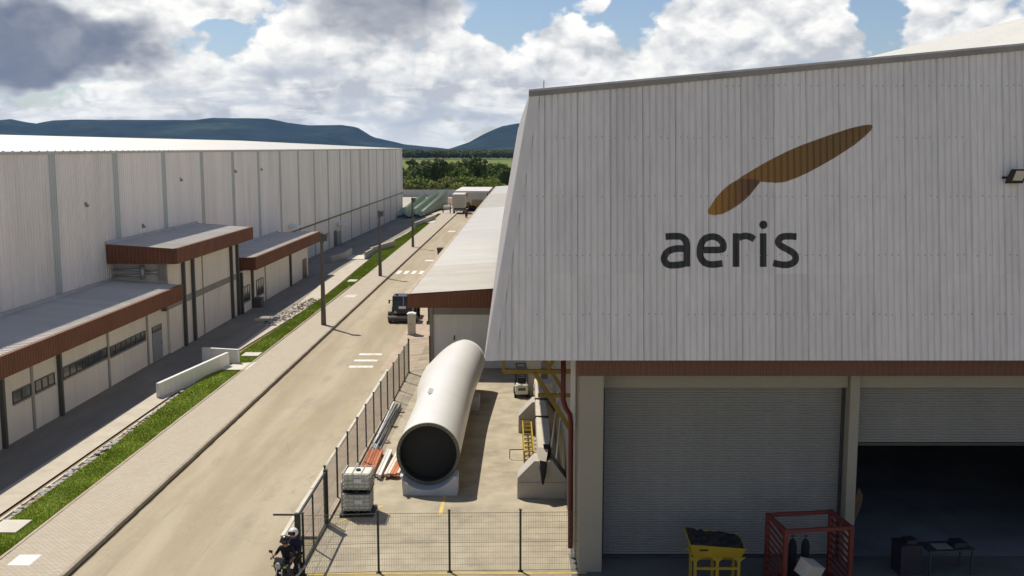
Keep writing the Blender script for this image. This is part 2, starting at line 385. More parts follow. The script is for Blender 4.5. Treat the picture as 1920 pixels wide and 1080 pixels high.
# ---------------------------------------------------------------- mesh helpers
class MB:
    def __init__(self):
        self.v = []; self.f = []; self.mi = []
        self.cur = 0
    def face(self, idx):
        self.f.append(tuple(idx)); self.mi.append(self.cur)
    def poly(self, pts):
        n = len(self.v); self.v += [tuple(p) for p in pts]
        self.face(range(n, n + len(pts)))
    def box(self, x0, x1, y0, y1, z0, z1):
        n = len(self.v)
        self.v += [(x0, y0, z0), (x1, y0, z0), (x1, y1, z0), (x0, y1, z0), (x0, y0, z1), (x1, y0, z1), (x1, y1, z1), (x0, y1, z1)]
        for q in ((0, 3, 2, 1), (4, 5, 6, 7), (0, 1, 5, 4), (1, 2, 6, 5), (2, 3, 7, 6), (3, 0, 4, 7)):
            self.face([n + i for i in q])
        return self
    def obox(self, c, sx, sy, sz, M=None):
        """box centred at c, sizes, optional 3x3 rotation"""
        n = len(self.v)
        for z in (-.5, .5):
            for x, y in ((-.5, -.5), (.5, -.5), (.5, .5), (-.5, .5)):
                p = Vector((x * sx, y * sy, z * sz))
                if M is not None: p = M @ p
                self.v.append(tuple(p + Vector(c)))
        for q in ((0, 3, 2, 1), (4, 5, 6, 7), (0, 1, 5, 4), (1, 2, 6, 5), (2, 3, 7, 6), (3, 0, 4, 7)):
            self.face([n + i for i in q])
        return self
    def bar(self, a, b, w, h=None):
        """square bar from a to b"""
        h = h or w
        a = Vector(a); b = Vector(b); d = b - a; L = d.length
        if L < 1e-6: return self
        q = d.to_track_quat('Z', 'Y').to_matrix()
        return self.obox((a + b) / 2, w, h, L, q)
    def tube(self, pts, r, n=8, cap=True):
        pts = [Vector(p) for p in pts]
        rs = r if isinstance(r, (list, tuple)) else [r] * len(pts)
        rings = []
        for i, p in enumerate(pts):
            a = pts[max(i - 1, 0)]; b = pts[min(i + 1, len(pts) - 1)]
            q = (b - a).to_track_quat('Z', 'Y').to_matrix()
            base = len(self.v)
            for k in range(n):
                t = 2 * pi * k / n
                self.v.append(tuple(p + q @ Vector((cos(t) * rs[i], sin(t) * rs[i], 0))))
            rings.append(base)
        for i in range(len(rings) - 1):
            for k in range(n):
                self.face((rings[i] + k, rings[i] + (k + 1) % n, rings[i + 1] + (k + 1) % n, rings[i + 1] + k))
        if cap:
            self.face([rings[0] + k for k in range(n)][::-1]); self.face([rings[-1] + k for k in range(n)])
        return self
    def prism(self, prof, a, b, axis='y'):
        """profile polygon [(p,q)] extruded along an axis between a and b; y: (x,z), x: (y,z), z: (x,y)"""
        def P(p, q, t):
            return {'y': (p, t, q), 'x': (t, p, q), 'z': (p, q, t)}[axis]
        n = len(self.v); k = len(prof)
        self.v += [P(p, q, a) for p, q in prof] + [P(p, q, b) for p, q in prof]
        self.face(range(n, n + k)); self.face(range(n + 2 * k - 1, n + k - 1, -1))
        for i in range(k):
            j = (i + 1) % k
            self.face((n + j, n + i, n + k + i, n + k + j))
        return self
    def sheet(self, prof, x0f):
        pass
    def mesh(self, name, mats, smooth=False):
        me = bpy.data.meshes.new(name)
        me.from_pydata(self.v, [], self.f)
        for m in (mats if isinstance(mats, (list, tuple)) else [mats]):
            me.materials.append(MATS[m] if isinstance(m, str) else m)
        for p, i in zip(me.polygons, self.mi):
            p.material_index = i
            p.use_smooth = smooth
        bm = bmesh.new(); bm.from_mesh(me)
        bmesh.ops.recalc_face_normals(bm, faces=bm.faces)
        bm.to_mesh(me); bm.free()
        return me
    def build(self, name, mats, parent=None, smooth=False, loc=None, bevel=0):
        o = bpy.data.objects.new(name, self.mesh(name, mats, smooth))
        COL.objects.link(o)
        if parent is not None: o.parent = parent
        if loc is not None: o.location = loc
        if bevel:
            m = o.modifiers.new('bevel', 'BEVEL'); m.width = bevel; m.segments = 2; m.limit_method = 'ANGLE'
        return o

def empty(name, loc=(0, 0, 0), rz=0.0):
    o = bpy.data.objects.new(name, None)
    o.empty_display_size = 0.3
    o.location = loc; o.rotation_euler = (0, 0, rz)
    COL.objects.link(o)
    return o
def tag(o, label, cat, group=None):
    o['label'] = label; o['category'] = cat
    if group: o['group'] = group
    return o
def structure(o, label=None):
    o['kind'] = 'structure'
    if label: o['label'] = label
    return o
def stuff(o, label=None, cat=None):
    o['kind'] = 'stuff'
    if label: o['label'] = label
    if cat: o['category'] = cat
    return o
def copy_tree(o, parent=None):
    c = o.copy(); COL.objects.link(c); c.parent = parent
    for ch in [x for x in bpy.data.objects if x.parent == o]:
        copy_tree(ch, c)
    return c
def inst(src, name, parent, loc):
    """another piece sharing the mesh of src"""
    o = bpy.data.objects.new(name, src.data)
    COL.objects.link(o); o.parent = parent; o.location = loc
    o.rotation_euler = src.rotation_euler
    return o
def lerp_tab(tab, x):
    if x <= tab[0][0]: return tab[0][1]
    for (a, ya), (b, yb) in zip(tab, tab[1:]):
        if x <= b: return ya + (yb - ya) * (x - a) / (b - a)
    return tab[-1][1]
def B2W(x, y, z=0.0):
    """front building frame (square to its facade) to the street frame"""
    return Vector((x * cos(YAW) - y * sin(YAW), x * sin(YAW) + y * cos(YAW), z))

# ---------------------------------------------------------------- ground and street
b = MB()
b.poly([(-5200, -800, -1.6), (5200, -800, -1.6), (5200, 7200, -1.6), (-5200, 7200, -1.6)])
structure(b.build('ground', 'ground'))
b = MB(); b.poly([(-400, 440, -1.5), (400, 440, -1.5), (500, 1310, -1.5), (-500, 1310, -1.5)])
structure(b.build('field', 'field'))

def strip(name, m, left, right, z, v0, v1, step=3.0):
    """a sheet between two tables u(v), z may be a function of v"""
    b = MB(); n = max(2, int((v1 - v0) / step))
    zf = z if callable(z) else (lambda u, v: z)
    prev = None
    for i in range(n + 1):
        v = v0 + (v1 - v0) * i / n
        l = left(v) if callable(left) else left
        r = right(v) if callable(right) else right
        k = len(b.v); b.v += [(l, v, zf(l, v)), (r, v, zf(r, v))]
        if prev is not None: b.face((prev, prev + 1, k + 1, k))
        prev = k
    return structure(b.build(name, m))
LANE_EDGE = [(20, -21.0), (56, -20.7), (69, -19.75), (78, -19.95), (90, -20.0), (108, -20.9), (124, -21.0), (215, -19.6)]
STRIP_EDGE = [(20, -19.55), (56, -19.55), (69, -19.35), (78, -19.0), (90, -18.6), (104, -18.85), (125, -19.4), (215, -19.2)]
GRASS_L = [(20, -18.95), (45, -18.75), (55, -19.1), (67, -18.95), (81, -18.6), (101, -18.5), (120, -19.0), (144, -19.9), (162, -19.1), (213, -18.4)]
GRASS_R = [(20, -17.25), (60, -17.2), (110, -17.1), (213, -17.7)]
LE = lambda v: lerp_tab(LANE_EDGE, v); SE = lambda v: lerp_tab(STRIP_EDGE, v)
GL = lambda v: lerp_tab(GRASS_L, v); GR = lambda v: lerp_tab(GRASS_R, v)
LZ = lambda u, v: -0.9 * max(0.0, min(1.0, (v - 118) / 90.0))     # the lane falls away towards the far end
strip('asphalt_lane', 'asphalt', -70.0, lambda v: LE(v), lambda u, v: LZ(u, v) + 0.0, 18, 214)
strip('concrete_edging', 'concrete', LE, SE, lambda u, v: LZ(u, v) + 0.03, 18, 214)
strip('road', 'road', -14.6, 60.0, 0.0, -70, 31.4)  # carried on out of view behind the camera, to bounce light onto the facade
strip('side_ground', 'yard_far', -70.0, -14.61, -0.3, -70, 18)
strip('road_surface', 'road', -14.6, -7.2, -0.002, 31.4, 214)
strip('paved_yard', 'yard', -7.2, 3.2, 0.004, 31.4, 66)
strip('yard_behind', 'yard', -7.2, 2.6, 0.002, 66, 214)
strip('far_yard', 'yard_far', -60.0, 40.0, -0.95, 206, 318, 10)
strip('far_yard_approach', 'yard_far', -20.0, 2.6, lambda u, v: -0.002 - 0.94 * (v - 214) / 30, 214, 244)
strip('drain_bed', 'channel', SE, lambda v: GL(v) + 0.1, lambda u, v: LZ(u, v) - 0.04, 18, 214)
strip('lawn_bed', 'lawn', GL, GR, 0.11, 18, 213)
strip('sidewalk', 'pavers', GR, -14.69, 0.15, 18, 213)
# kerb stones: left of the road and along the fence
def kerb(name, u0, u1, v0, v1, z0, z1, m='kerb'):
    b = MB(); v = v0
    while v < v1:
        L = 1.0
        j = random.uniform(-0.008, 0.008)
        b.box(u0 + j, u1 + j, v + 0.006, min(v + L - 0.006, v1), z0, z1 + random.uniform(-0.008, 0.006)); v += L
    return structure(b.build(name, m))
kerb('kerb', -14.70, -14.58, 18, 213, -0.1, 0.175)
kerb('grass_kerb', -17.32, -17.22, 18, 100, -0.1, 0.175, 'pink_paving')
kerb('fence_kerb', -8.60, -8.46, 34.6, 62, -0.1, 0.13, 'pale_concrete')
strip('fence_sidewalk', 'pink_paving', -8.46, -7.2, 0.10, 34.6, 62)
strip('shed_sidewalk', 'pink_paving', -9.05, -7.0, 0.012, 62, 206)
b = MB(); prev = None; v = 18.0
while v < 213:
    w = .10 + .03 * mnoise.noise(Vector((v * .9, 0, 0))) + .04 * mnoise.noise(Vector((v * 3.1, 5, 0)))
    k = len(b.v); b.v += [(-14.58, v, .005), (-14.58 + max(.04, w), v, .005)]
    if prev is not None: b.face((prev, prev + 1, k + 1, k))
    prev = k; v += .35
structure(b.build('gutter_dirt_shade', 'gutter'))  # dirt along the kerb, with the kerb face's shade put into its colour
# low pale lip between drain and rubble
b = MB()
v = 18.0
while v < 55:
    b.box(SE(v) + 0.20, SE(v) + 0.30, v, v + 1.9, -0.25, 0.02 + random.uniform(-.02, .02)); v += 2.0
structure(b.build('drain_lip', 'pale_concrete'))

# paint on the road
def paint(name, pts, m='road_paint', z=0.006):
    b = MB(); b.poly([(x, y, z) for x, y in pts]); return structure(b.build(name, m))
for i, v in enumerate((63.0, 64.9, 66.9)):
    paint('road_marking', [(-11.1, v), (-9.6, v), (-9.6, v + 0.6), (-11.1, v + 0.6)])
for i in range(4):
    u = -14.3 + i * 0.82
    paint('crossing_bar', [(u, 111.2), (u + 0.45, 111.2), (u + 0.45, 114.2), (u, 114.2)])
paint('road_marking', [(-12.4, 124.0), (-10.9, 124.0), (-10.9, 125.4), (-12.4, 125.4)])
paint('road_marking', [(-13.0, 168), (-11.8, 168), (-11.8, 170), (-13.0, 170)])
paint('yellow_line', [(-7.0, 31.52), (1.9, 31.75), (1.9, 31.90), (-7.0, 31.67)], 'yellow_line', 0.012)
paint('yellow_line', [(-3.3, 37.0), (-3.15, 37.0), (-3.15, 39.2), (-3.3, 39.2)], 'yellow_line', 0.012)
paint('yellow_line', [(-7.05, 36.1), (-6.9, 36.1), (-5.4, 38.0), (-5.55, 38.0)], 'yellow_line', 0.012)
# drain cover and slabs in the verge and the sidewalk
def slab(label, u0, u1, v0, v1, z0, z1, m='pale_concrete', sk=0.0):
    b = MB(); b.prism([(u0, v0), (u1, v0), (u1 + sk, v1), (u0 + sk, v1)], z0, z1, 'z')
    o = b.build('concrete_slab', m, bevel=0.02)
    return tag(o, label, 'slab', 'pale slabs let into the verge')
slab('pale concrete slab in the grass nearest the camera', -18.95, -17.9, 34.65, 35.9, 0.0, 0.17)
slab('pale slab let flush into the sidewalk pavers nearest the camera', -16.8, -16.05, 31.8, 32.7, 0.0, 0.156, 'white_wall')
slab('thin pale slab in the grass just past the white ramp walls', -18.55, -17.45, 65.8, 67.0, 0.0, 0.17)
slab('small pale slab in the grass beyond the nearest lamp pole', -18.2, -17.3, 103.5, 105.2, 0.0, 0.17)
slab('pale slab in the far grass near the lorry', -18.2, -17.0, 186.5, 191, 0.0, 0.17)
slab('pale slab in the sidewalk between the first two lamp poles', -16.6, -15.6, 92.5, 94.2, 0.0, 0.156)
b = MB(); b.poly([(-18.6, 61.6, 0.16), (-17.0, 61.6, 0.16), (-17.0, 63.9, 0.16), (-18.3, 63.4, 0.16)])
structure(b.build('path', 'pale_concrete'))

# rubble stones lining the drain
def stone_mesh(seed):
    rnd = random.Random(seed); bm = bmesh.new()
    bmesh.ops.create_icosphere(bm, subdivisions=1, radius=0.5)
    for q in bm.verts:
        q.co *= rnd.uniform(0.75, 1.15); q.co.z *= 0.6
    me = bpy.data.meshes.new('stone'); bm.to_mesh(me); bm.free()
    me.materials.append(MATS['stone']); return me
b = MB(); bm = bmesh.new()
tmp = [stone_mesh(i) for i in range(6)]
rnd = random.Random(3)
for k in range(1500):
    v = rnd.uniform(20, 130)
    if 56 < v < 63 and rnd.random() < .5: continue
    u = rnd.uniform(SE(v) + 0.28, GL(v) + 0.12)
    s = rnd.uniform(0.14, 0.42)
    M = Matrix.Translation((u, v, -0.06 + rnd.uniform(-.05, .10) + LZ(u, v) * .5)) @ Matrix.Rotation(rnd.uniform(0, 6), 4, 'Z') @ Matrix.Diagonal((s, s * rnd.uniform(.8, 1.4), s * .7, 1))
    me = tmp[k % 6].copy(); me.transform(M); bm.from_mesh(me); bpy.data.meshes.remove(me)
me = bpy.data.meshes.new('rubble_stones'); bm.to_mesh(me); bm.free(); me.materials.append(MATS['stone'])
o = bpy.data.objects.new('rubble_stones', me); COL.objects.link(o)
stuff(o, 'grey rubble stones lining the drain beside the lawn', 'stones')
# rubble heap and soil near the lane
b = MB()
for k in range(420):
    v = rnd.uniform(78, 92); u = -19.45 + (v - 85) * .05 + rnd.gauss(0, .33); sz = rnd.uniform(.08, .30)
    me = tmp[k % 6]; M = Matrix.Translation((u, v, .03 + rnd.uniform(0, .12))) @ Matrix.Rotation(rnd.uniform(0, 6), 4, 'Z') @ Matrix.Diagonal((sz, sz * rnd.uniform(.7, 1.5), sz * .8, 1))
    n0 = len(b.v); b.v += [tuple(M @ q.co) for q in me.vertices]; b.cur = 0 if rnd.random() < .45 else 1
    for p in me.polygons: b.face([n0 + i for i in p.vertices])
stuff(b.build('rubble_heap', ['soil', 'stone']), 'brown earth and broken stone heaped at the lane edge', 'rubble')

# grass: short blades on the lawn strip
def grass():
    rnd = random.Random(11); vs = []; fs = []
    def blade(u, v, z, h, w):
        a = rnd.uniform(0, 2 * pi); t = rnd.uniform(0, 2 * pi); l = rnd.uniform(0, .6) * h
        n = len(vs)
        vs.extend([(u - cos(a) * w, v - sin(a) * w, z), (u + cos(a) * w, v + sin(a) * w, z), (u + cos(t) * l, v + sin(t) * l, z + h)])
        fs.append((n, n + 1, n + 2))
    for k in range(150000):
        t = rnd.random()
        v = 30 + 183 * t ** 2.2
        u = GL(v) + (GR(v) - GL(v)) * rnd.random()
        if 61.5 < v < 63.7: continue
        if -19 < u < -17.9 and 34.6 < v < 35.9: continue
        if rnd.random() < 0.03: u += rnd.uniform(-.15, .12)
        s = 1 + (v - 30) / 60
        z = 0.10
        patch = mnoise.noise(Vector((u * .8, v * .5, 0)))
        blade(u, v, z, rnd.uniform(.03, .065) * (1 + .5 * patch) * min(s, 1.5), 0.010 * s)
    me = bpy.data.meshes.new('grass'); me.from_pydata(vs, [], fs); me.materials.append(MATS['blade_grass'])
    o = bpy.data.objects.new('grass', me); COL.objects.link(o)
    stuff(o, 'short bright green grass in the strip beside the sidewalk', 'grass')
grass()

# ---------------------------------------------------------------- ribbed sheet helper
def rib_profile(x0, x1, pitch, h, flat=0.55, top=0.22):
    """[(x, offset)] of a trapezoidal sheet"""
    out = []; n = max(1, round((x1 - x0) / pitch)); p = (x1 - x0) / n
    for i in range(n):
        a = x0 + i * p
        s = (1 - flat - top) / 2
        out += [(a, 0), (a + p * flat, 0), (a + p * (flat + s), h), (a + p * (flat + s + top), h)]
    out.append((x1, 0))
    return out

# ---------------------------------------------------------------- left warehouse
WU = -27.2; EAVE = 13.15; WV0 = 20.0; WV1 = 226.0; BAY = 9.15
wh = empty('warehouse', (WU, WV0, 0))
tag(wh, 'long pale warehouse of ribbed metal cladding with white roof on the left', 'warehouse')
def wpart(b, name, m, smooth=False, parent=wh):
    return b.build(name, m, parent, smooth, loc=(-WU, -WV0, 0) if parent is wh else None)
# bay lines measured along the wall
lines = [58.9 + BAY * i for i in range(-4, 19)]
lines = [v for v in lines if v < WV1 - 2]
SKY_W = 0.95
JOINT = 4.25
def zbase(v): return 3.0 if v < 112 else JOINT - 0.25 * (v - 112) / 110
shm = {}
def clad_piece(v0, v1, z0, z1, name, m, pitch):
    key = (round(v1 - v0, 2), round(z0, 2), m)
    if key not in shm:
        b = MB(); pr = rib_profile(0, v1 - v0, pitch, 0.042, 0.54, 0.20)
        for (a, ha), (c, hc) in zip(pr, pr[1:]):
            b.poly([(ha, a, z0), (hc, c, z0), (hc, c, z1), (ha, a, z1)])
        shm[key] = b.mesh(name, m)
    o = bpy.data.objects.new(name, shm[key]); COL.objects.link(o); o.parent = wh
    o.location = (random.uniform(-.004, .004), v0 - WV0, 0)
    return o
edges = [WV0] + lines + [WV1]
for a, c in zip(edges, edges[1:]):
    a2 = a + (SKY_W if a in lines else 0)
    if a in lines:
        zb = zbase(a)
        clad_piece(a + 0.01, a + SKY_W - 0.01, 3.9 if a > 112 else 3.0, EAVE, 'translucent_strip', 'translucent', 0.36)
    n = max(1, round((c - a2) / 1.05)); w = (c - a2) / n
    for k in range(n):
        clad_piece(a2 + k * w + .008, a2 + (k + 1) * w - .008, 3.9 if a > 108 else 3.0, EAVE, 'cladding_sheet', 'wall_cladding', w / 3)
b = MB(); b.box(WU - 0.30, WU - 0.03, WV0, WV1, -1.2, EAVE); wpart(b, 'wall', 'grey_band')
b = MB(); b.box(WU - 70, WU - 0.3, WV0, WV0 + .3, -1, EAVE); wpart(b, 'end_wall', 'wall_cladding')
b = MB(); b.box(WU - 70, WU - 0.3, WV1 - .3, WV1, -1.2, EAVE); wpart(b, 'end_wall', 'wall_cladding')
# eave gutter and roof
b = MB(); b.box(WU - 0.05, WU + 0.14, WV0 - .1, WV1 + .1, EAVE - 0.02, EAVE + 0.14); wpart(b, 'eave_gutter', 'flashing')
RU = -62.0; RZ = 14.98
b = MB()
pr = rib_profile(WV0, WV1, 1.0, 0.04, 0.7, 0.14)
for (a, ha), (c, hc) in zip(pr, pr[1:]):
    b.poly([(WU + .05, a, EAVE + .15 + ha), (WU + .05, c, EAVE + .15 + hc), (RU, c, RZ + hc), (RU, a, RZ + ha)])
    b.poly([(RU, a, RZ + ha), (RU, c, RZ + hc), (RU - 35, c, EAVE + hc), (RU - 35, a, EAVE + ha)])
wpart(b, 'roof', 'white_roof')
# lower wall: precast panels past the annexes, dark joint above them
b = MB(); b.box(WU + 0.05, WU + 0.12, 110, WV1, 3.80, 3.96); wpart(b, 'joint_flashing', 'dark_pipe')
low = [v for v in lines if v > 108]
for a, c in zip([110.0] + low, low + [WV1]):
    if c - a < 1: continue
    b = MB(); b.box(WU - .02, WU + 0.04, a + 0.12, c - 0.12, -1.2, 3.78); wpart(b, 'wall_panel', 'plaster')
for a in low:
    b = MB(); b.box(WU - .02, WU + 0.10, a - 0.11, a + 0.11, -1.2, 3.79); wpart(b, 'pilaster', 'pilaster')
# door, awnings and small wall lamps
b = MB(); b.box(WU + .05, WU + .12, 144.9, 146.9, -0.3, 1.95); wpart(b, 'door', 'green_door')
b = MB(); b.box(WU + .05, WU + .10, 147.2, 149.9, -0.4, 1.65); wpart(b, 'door', 'grey_door')
def awning(v, z, L=2.2):
    b = MB(); b.prism([(WU + .05, z + .25), (WU + 1.1, z), (WU + 1.1, z - .12), (WU + .05, z - .1)], v, v + L, 'y')
    wpart(b, 'awning', 'white_paint')
awning(117.2, 4.55, 2.5); awning(146.8, 2.7, 3.0)
for v, z in ((63.5, 9.9), (81.2, 10.9), (96.5, 11.2), (106, 11.2), (72.8, 7.9)):
    b = MB(); b.box(WU + .05, WU + .22, v, v + .16, z, z + .16); b.box(WU + .03, WU + .1, v - .04, v + .2, z + .1, z + .28)
    wpart(b, 'wall_lamp', 'pilaster')

# ---------------------------------------------------------------- annexes along the warehouse
def annex(v0, v1, uw, uf, zt, fh, back_z, label, w0=None, w1=None):
    """v0..v1 roof extent, uw front wall, uf fascia plane, zt fascia top, fh its height"""
    root = empty('annex_building', (uw, v0, 0))
    tag(root, label, 'building', 'annexes with brown fascias')
    off = (-uw, -v0, 0)
    P = lambda b, n, m, **k: b.build(n, m, root, loc=off, **k)
    w0 = v0 + 0.9 if w0 is None else w0; w1 = v1 - 0.9 if w1 is None else w1
    # fascia in front and at both ends, ribbed
    b = MB(); pr = rib_profile(v0, v1, 0.25, 0.03, 0.5, 0.25)
    for (a, ha), (c, hc) in zip(pr, pr[1:]):
        b.poly([(uf + ha, a, zt - fh), (uf + hc, c, zt - fh), (uf + hc, c, zt), (uf + ha, a, zt)])
    b.box(uf - .12, uf - .01, v0, v1, zt - fh + .01, zt - .01)
    P(b, 'fascia', 'brown_fascia')
    for v, s in ((v0, -1), (v1, 1)):
        b = MB(); pr = rib_profile(WU + .1, uf - .13, 0.25, 0.03, 0.5, 0.25)
        for (a, ha), (c, hc) in zip(pr, pr[1:]):
            tp = lambda q: back_z + .06 + (zt - back_z - .04) * (q - WU - .1) / (uf - WU - .23)
            b.poly([(a, v + s * ha, zt - fh), (c, v + s * hc, zt - fh), (c, v + s * hc, tp(c)), (a, v + s * ha, tp(a))])
        P(b, 'side_fascia', 'brown_fascia')
    # light cap along the fascia
    b = MB(); b.box(uf - .16, uf + .05, v0 - .04, v1 + .04, zt + .003, zt + .05); P(b, 'fascia_cap', 'brown_fascia')
    # soffit
    b = MB(); b.box(uw - .1, uf - .13, v0 + .05, v1 - .05, zt - fh + .02, zt - fh + .08); P(b, 'soffit', 'grey_band')
    # roof sheets
    n = round((v1 - v0) / 1.0); w = (v1 - v0) / n
    b = MB(); pr = rib_profile(0.005, w - .005, w / 3, 0.045, 0.6, 0.2)
    z0 = zt - 0.03
    for (a, ha), (c, hc) in zip(pr, pr[1:]):
        b.poly([(uf - .17 - uw, a, z0 + ha), (uf - .17 - uw, c, z0 + hc), (WU + .06 - uw, c, back_z + hc), (WU + .06 - uw, a, back_z + ha)])
    first = b.build('roof_sheet', 'annex_roof', root)
    for k in range(1, n):
        inst(first, 'roof_sheet', root, (0, k * w, random.uniform(-.003, .003)))
    b = MB(); b.box(WU + .04, WU + .16, v0, v1, back_z + .03, back_z + .22); P(b, 'wall_flashing', 'flashing')
    return root, P, w0, w1
def wall_panels(P, uw, cuts, z1, m='plaster', z0=-0.3, gap=0.02):
    for a, c in zip(cuts, cuts[1:]):
        b = MB(); b.box(uw - 0.2, uw, a + gap, c - gap, z0, z1); P(b, 'wall_panel', m)
def downpipe(P, uw, v, z0, z1, m='dark_pipe', w=0.16):
    b = MB(); b.box(uw + .01, uw + 0.01 + w, v - w / 2, v + w / 2, z0, z1); P(b, 'downpipe', m)
def window(P, uw, va, vb, z0, z1, n):
    """a window frame with n panes; panes are pieces of the window"""
    b = MB(); t = 0.05
    b.box(uw + .002, uw + .06, va, vb, z0, z0 + t); b.box(uw + .002, uw + .06, va, vb, z1 - t, z1)
    for k in range(n + 1):
        v = va + (vb - va) * k / n
        b.box(uw + .002, uw + .062, v - t / 2, v + t / 2, z0 + .01, z1 - .01)
    f = P(b, 'window', 'window_frame')
    w = (vb - va) / n
    for k in range(n):
        p = MB(); p.box(uw + .004, uw + .035, va + k * w + .03, va + (k + 1) * w - .03, z0 + .04, z1 - .04)
        p.build('pane', 'glass', f)
    b = MB(); b.box(uw + .002, uw + .12, va - .05, vb + .05, z0 - .07, z0 - .003); b.build('sill', 'pilaster', f)
    return f

# nearest, long and low
UW = -23.75
r1, P, a, c = annex(34.0, 67.2, UW, -22.6, 4.58, 0.95, 4.86, 'low annex nearest the camera with long strip windows and brown fascia')
wall_panels(P, UW, [34.9, 39.2, 45.45, 48.4, 51.25, 57.5, 63.6, 67.27], 3.63)
for v in (48.4, 57.5, 63.6):
    b = MB(); b.box(UW + .003, UW + .06, v - .11, v + .11, -.2, 3.62); P(b, 'pilaster', 'pilaster')
for v in (39.2, 45.4, 51.2): downpipe(P, UW, v, -.2, 3.62, w=.2)
window(P, UW, 46.5, 48.2, 1.78, 2.36, 2); window(P, UW, 48.7, 50.7, 1.78, 2.36, 3)
window(P, UW, 51.7, 57.3, 1.78, 2.38, 7); window(P, UW, 57.8, 63.2, 1.70, 2.28, 7)
window(P, UW, 40.2, 44.6, 1.78, 2.36, 5)
b = MB(); b.box(UW + .003, UW + .05, 64.4, 66.1, 0, 1.86); d = P(b, 'door', 'grey_door')
b = MB(); b.box(UW + .003, UW + .055, 64.4, 66.1, 1.88, 2.25); b.build('transom', 'glass', d)
b = MB(); b.box(UW + .05, UW + .10, 65.85, 65.95, .95, 1.1); b.build('handle', 'chrome', d)
b = MB(); b.box(UW + .05, UW + .35, 66.2, 66.4, 3.0, 3.2); P(b, 'wall_lamp', 'lamp_grey')
# middle, taller
UW = -23.6
r2, P, a, c = annex(66.2, 84.8, UW, -22.55, 7.05, 0.97, 7.3, 'tall middle annex with brown fascia and dark downpipes')
wall_panels(P, UW, [67.3, 70.1, 72.1, 74.55, 81.6, 83.6], 2.95)
wall_panels(P, UW, [67.3, 70.1, 72.1, 74.55, 81.6, 83.6], 6.05, z0=3.4)
b = MB(); b.box(UW - .2, UW + .04, 66.9, 83.6, 2.955, 3.395); P(b, 'storey_band', 'grey_band')
for v in (70.1, 72.1, 81.6, 83.3): downpipe(P, UW, v, -.2, 6.07, w=.22)
b = MB(); b.box(UW + .003, UW + .04, 74.45, 74.62, -.2, 2.95); b.box(UW + .003, UW + .04, 74.45, 74.62, 3.4, 6.05); P(b, 'pilaster', 'pilaster')
b = MB(); b.box(WU + .05, UW - .21, 67.3, 67.5, 3.0, 6.05); P(b, 'side_wall', 'plaster')
b = MB(); b.box(UW - .5, UW + .002, 67.05, 67.28, 4.9, 6.06); P(b, 'corner_pier', 'pilaster')
b = MB(); b.box(WU + .05, UW - .21, 83.6, 83.8, 0, 6.05); P(b, 'side_wall', 'plaster')
b = MB()
for z in (5.62, 5.25):
    b.tube([(WU + .2, 66.95, z), (-25.0, 66.95, z)], 0.09, 8)
b.tube([(-25.1, 66.9, 5.9), (-25.1, 66.9, 5.0)], 0.16, 10)
b.tube([(-24.9, 66.95, 5.45), (-24.1, 66.95, 5.45)], 0.12, 8)
P(b, 'service_pipe', 'galvanised', smooth=True)
# far one
UW = -23.4
r3, P, a, c = annex(85.2, 112.2, UW, -22.5, 4.50, 1.05, 4.35, 'far low annex with two windows and brown fascia')
wall_panels(P, UW, [83.9, 87.6, 91.6, 101.2, 106.6, 109.8], 3.44, z0=-.4)
for v in (91.6,):
    b = MB(); b.box(UW + .003, UW + .06, v - .1, v + .1, -.2, 3.43); P(b, 'pilaster', 'pilaster')
for v in (83.7, 87.0, 101.2): downpipe(P, UW, v, -.2, 3.43, w=.2)
window(P, UW, 84.1, 86.3, 0.85, 2.15, 3); window(P, UW, 88.5, 90.8, 0.80, 2.2, 3)
b = MB(); b.box(UW + .003, UW + .05, 107.0, 108.9, -.2, 1.98); d = P(b, 'door', 'brown_door')
b = MB(); b.box(UW + .05, UW + .10, 108.6, 108.7, .85, 1.0); b.build('handle', 'chrome', d)
b = MB(); b.box(UW + .01, UW + .9, 104.6, 108.9, -.2, -.02); P(b, 'doorstep', 'grey_band')
b = MB(); b.box(UW + .02, UW + .7, 87.3, 88.2, -.1, .8); P(b, 'air_unit', 'lamp_grey')
b = MB(); b.box(WU + .05, UW - .2, 109.6, 109.8, -.3, 3.44); P(b, 'side_wall', 'plaster')

# ---------------------------------------------------------------- ramp walls beside the drain
def parapet(pts, h0, h1, t, label, m='white_wall', z0=-0.4):
    """low wall along a polyline, height from h0 to h1"""
    root = MB(); n = len(pts)
    for i in range(n - 1):
        (x0, y0), (x1, y1) = pts[i], pts[i + 1]
        d = Vector((x1 - x0, y1 - y0)).normalized(); nrm = Vector((d.y, -d.x)) * t / 2
        za = h0 + (h1 - h0) * i / (n - 1); zb = h0 + (h1 - h0) * (i + 1) / (n - 1)
        k = len(root.v)
        for (x, y, z) in ((x0, y0, za), (x1, y1, zb)):
            root.v += [(x - nrm.x, y - nrm.y, z0), (x + nrm.x, y + nrm.y, z0), (x + nrm.x, y + nrm.y, z), (x - nrm.x, y - nrm.y, z)]
        for q in ((0, 1, 2, 3), (7, 6, 5, 4), (0, 4, 5, 1), (1, 5, 6, 2), (2, 6, 7, 3), (3, 7, 4, 0)):
            root.face([k + j for j in q])
    o = root.build('ramp_wall', m, bevel=0.02)
    return tag(o, label, 'wall', 'low walls at the drain crossings')
parapet([(-20.1, 55.0), (-18.55, 62.9)], 0.82, 0.98, 0.22, 'long low white wall beside the lawn in front of the low annex')
parapet([(-20.5, 64.2), (-18.05, 63.6)], 1.02, 1.02, 0.22, 'short bright white wall end beside the grass, just behind the long low white wall')
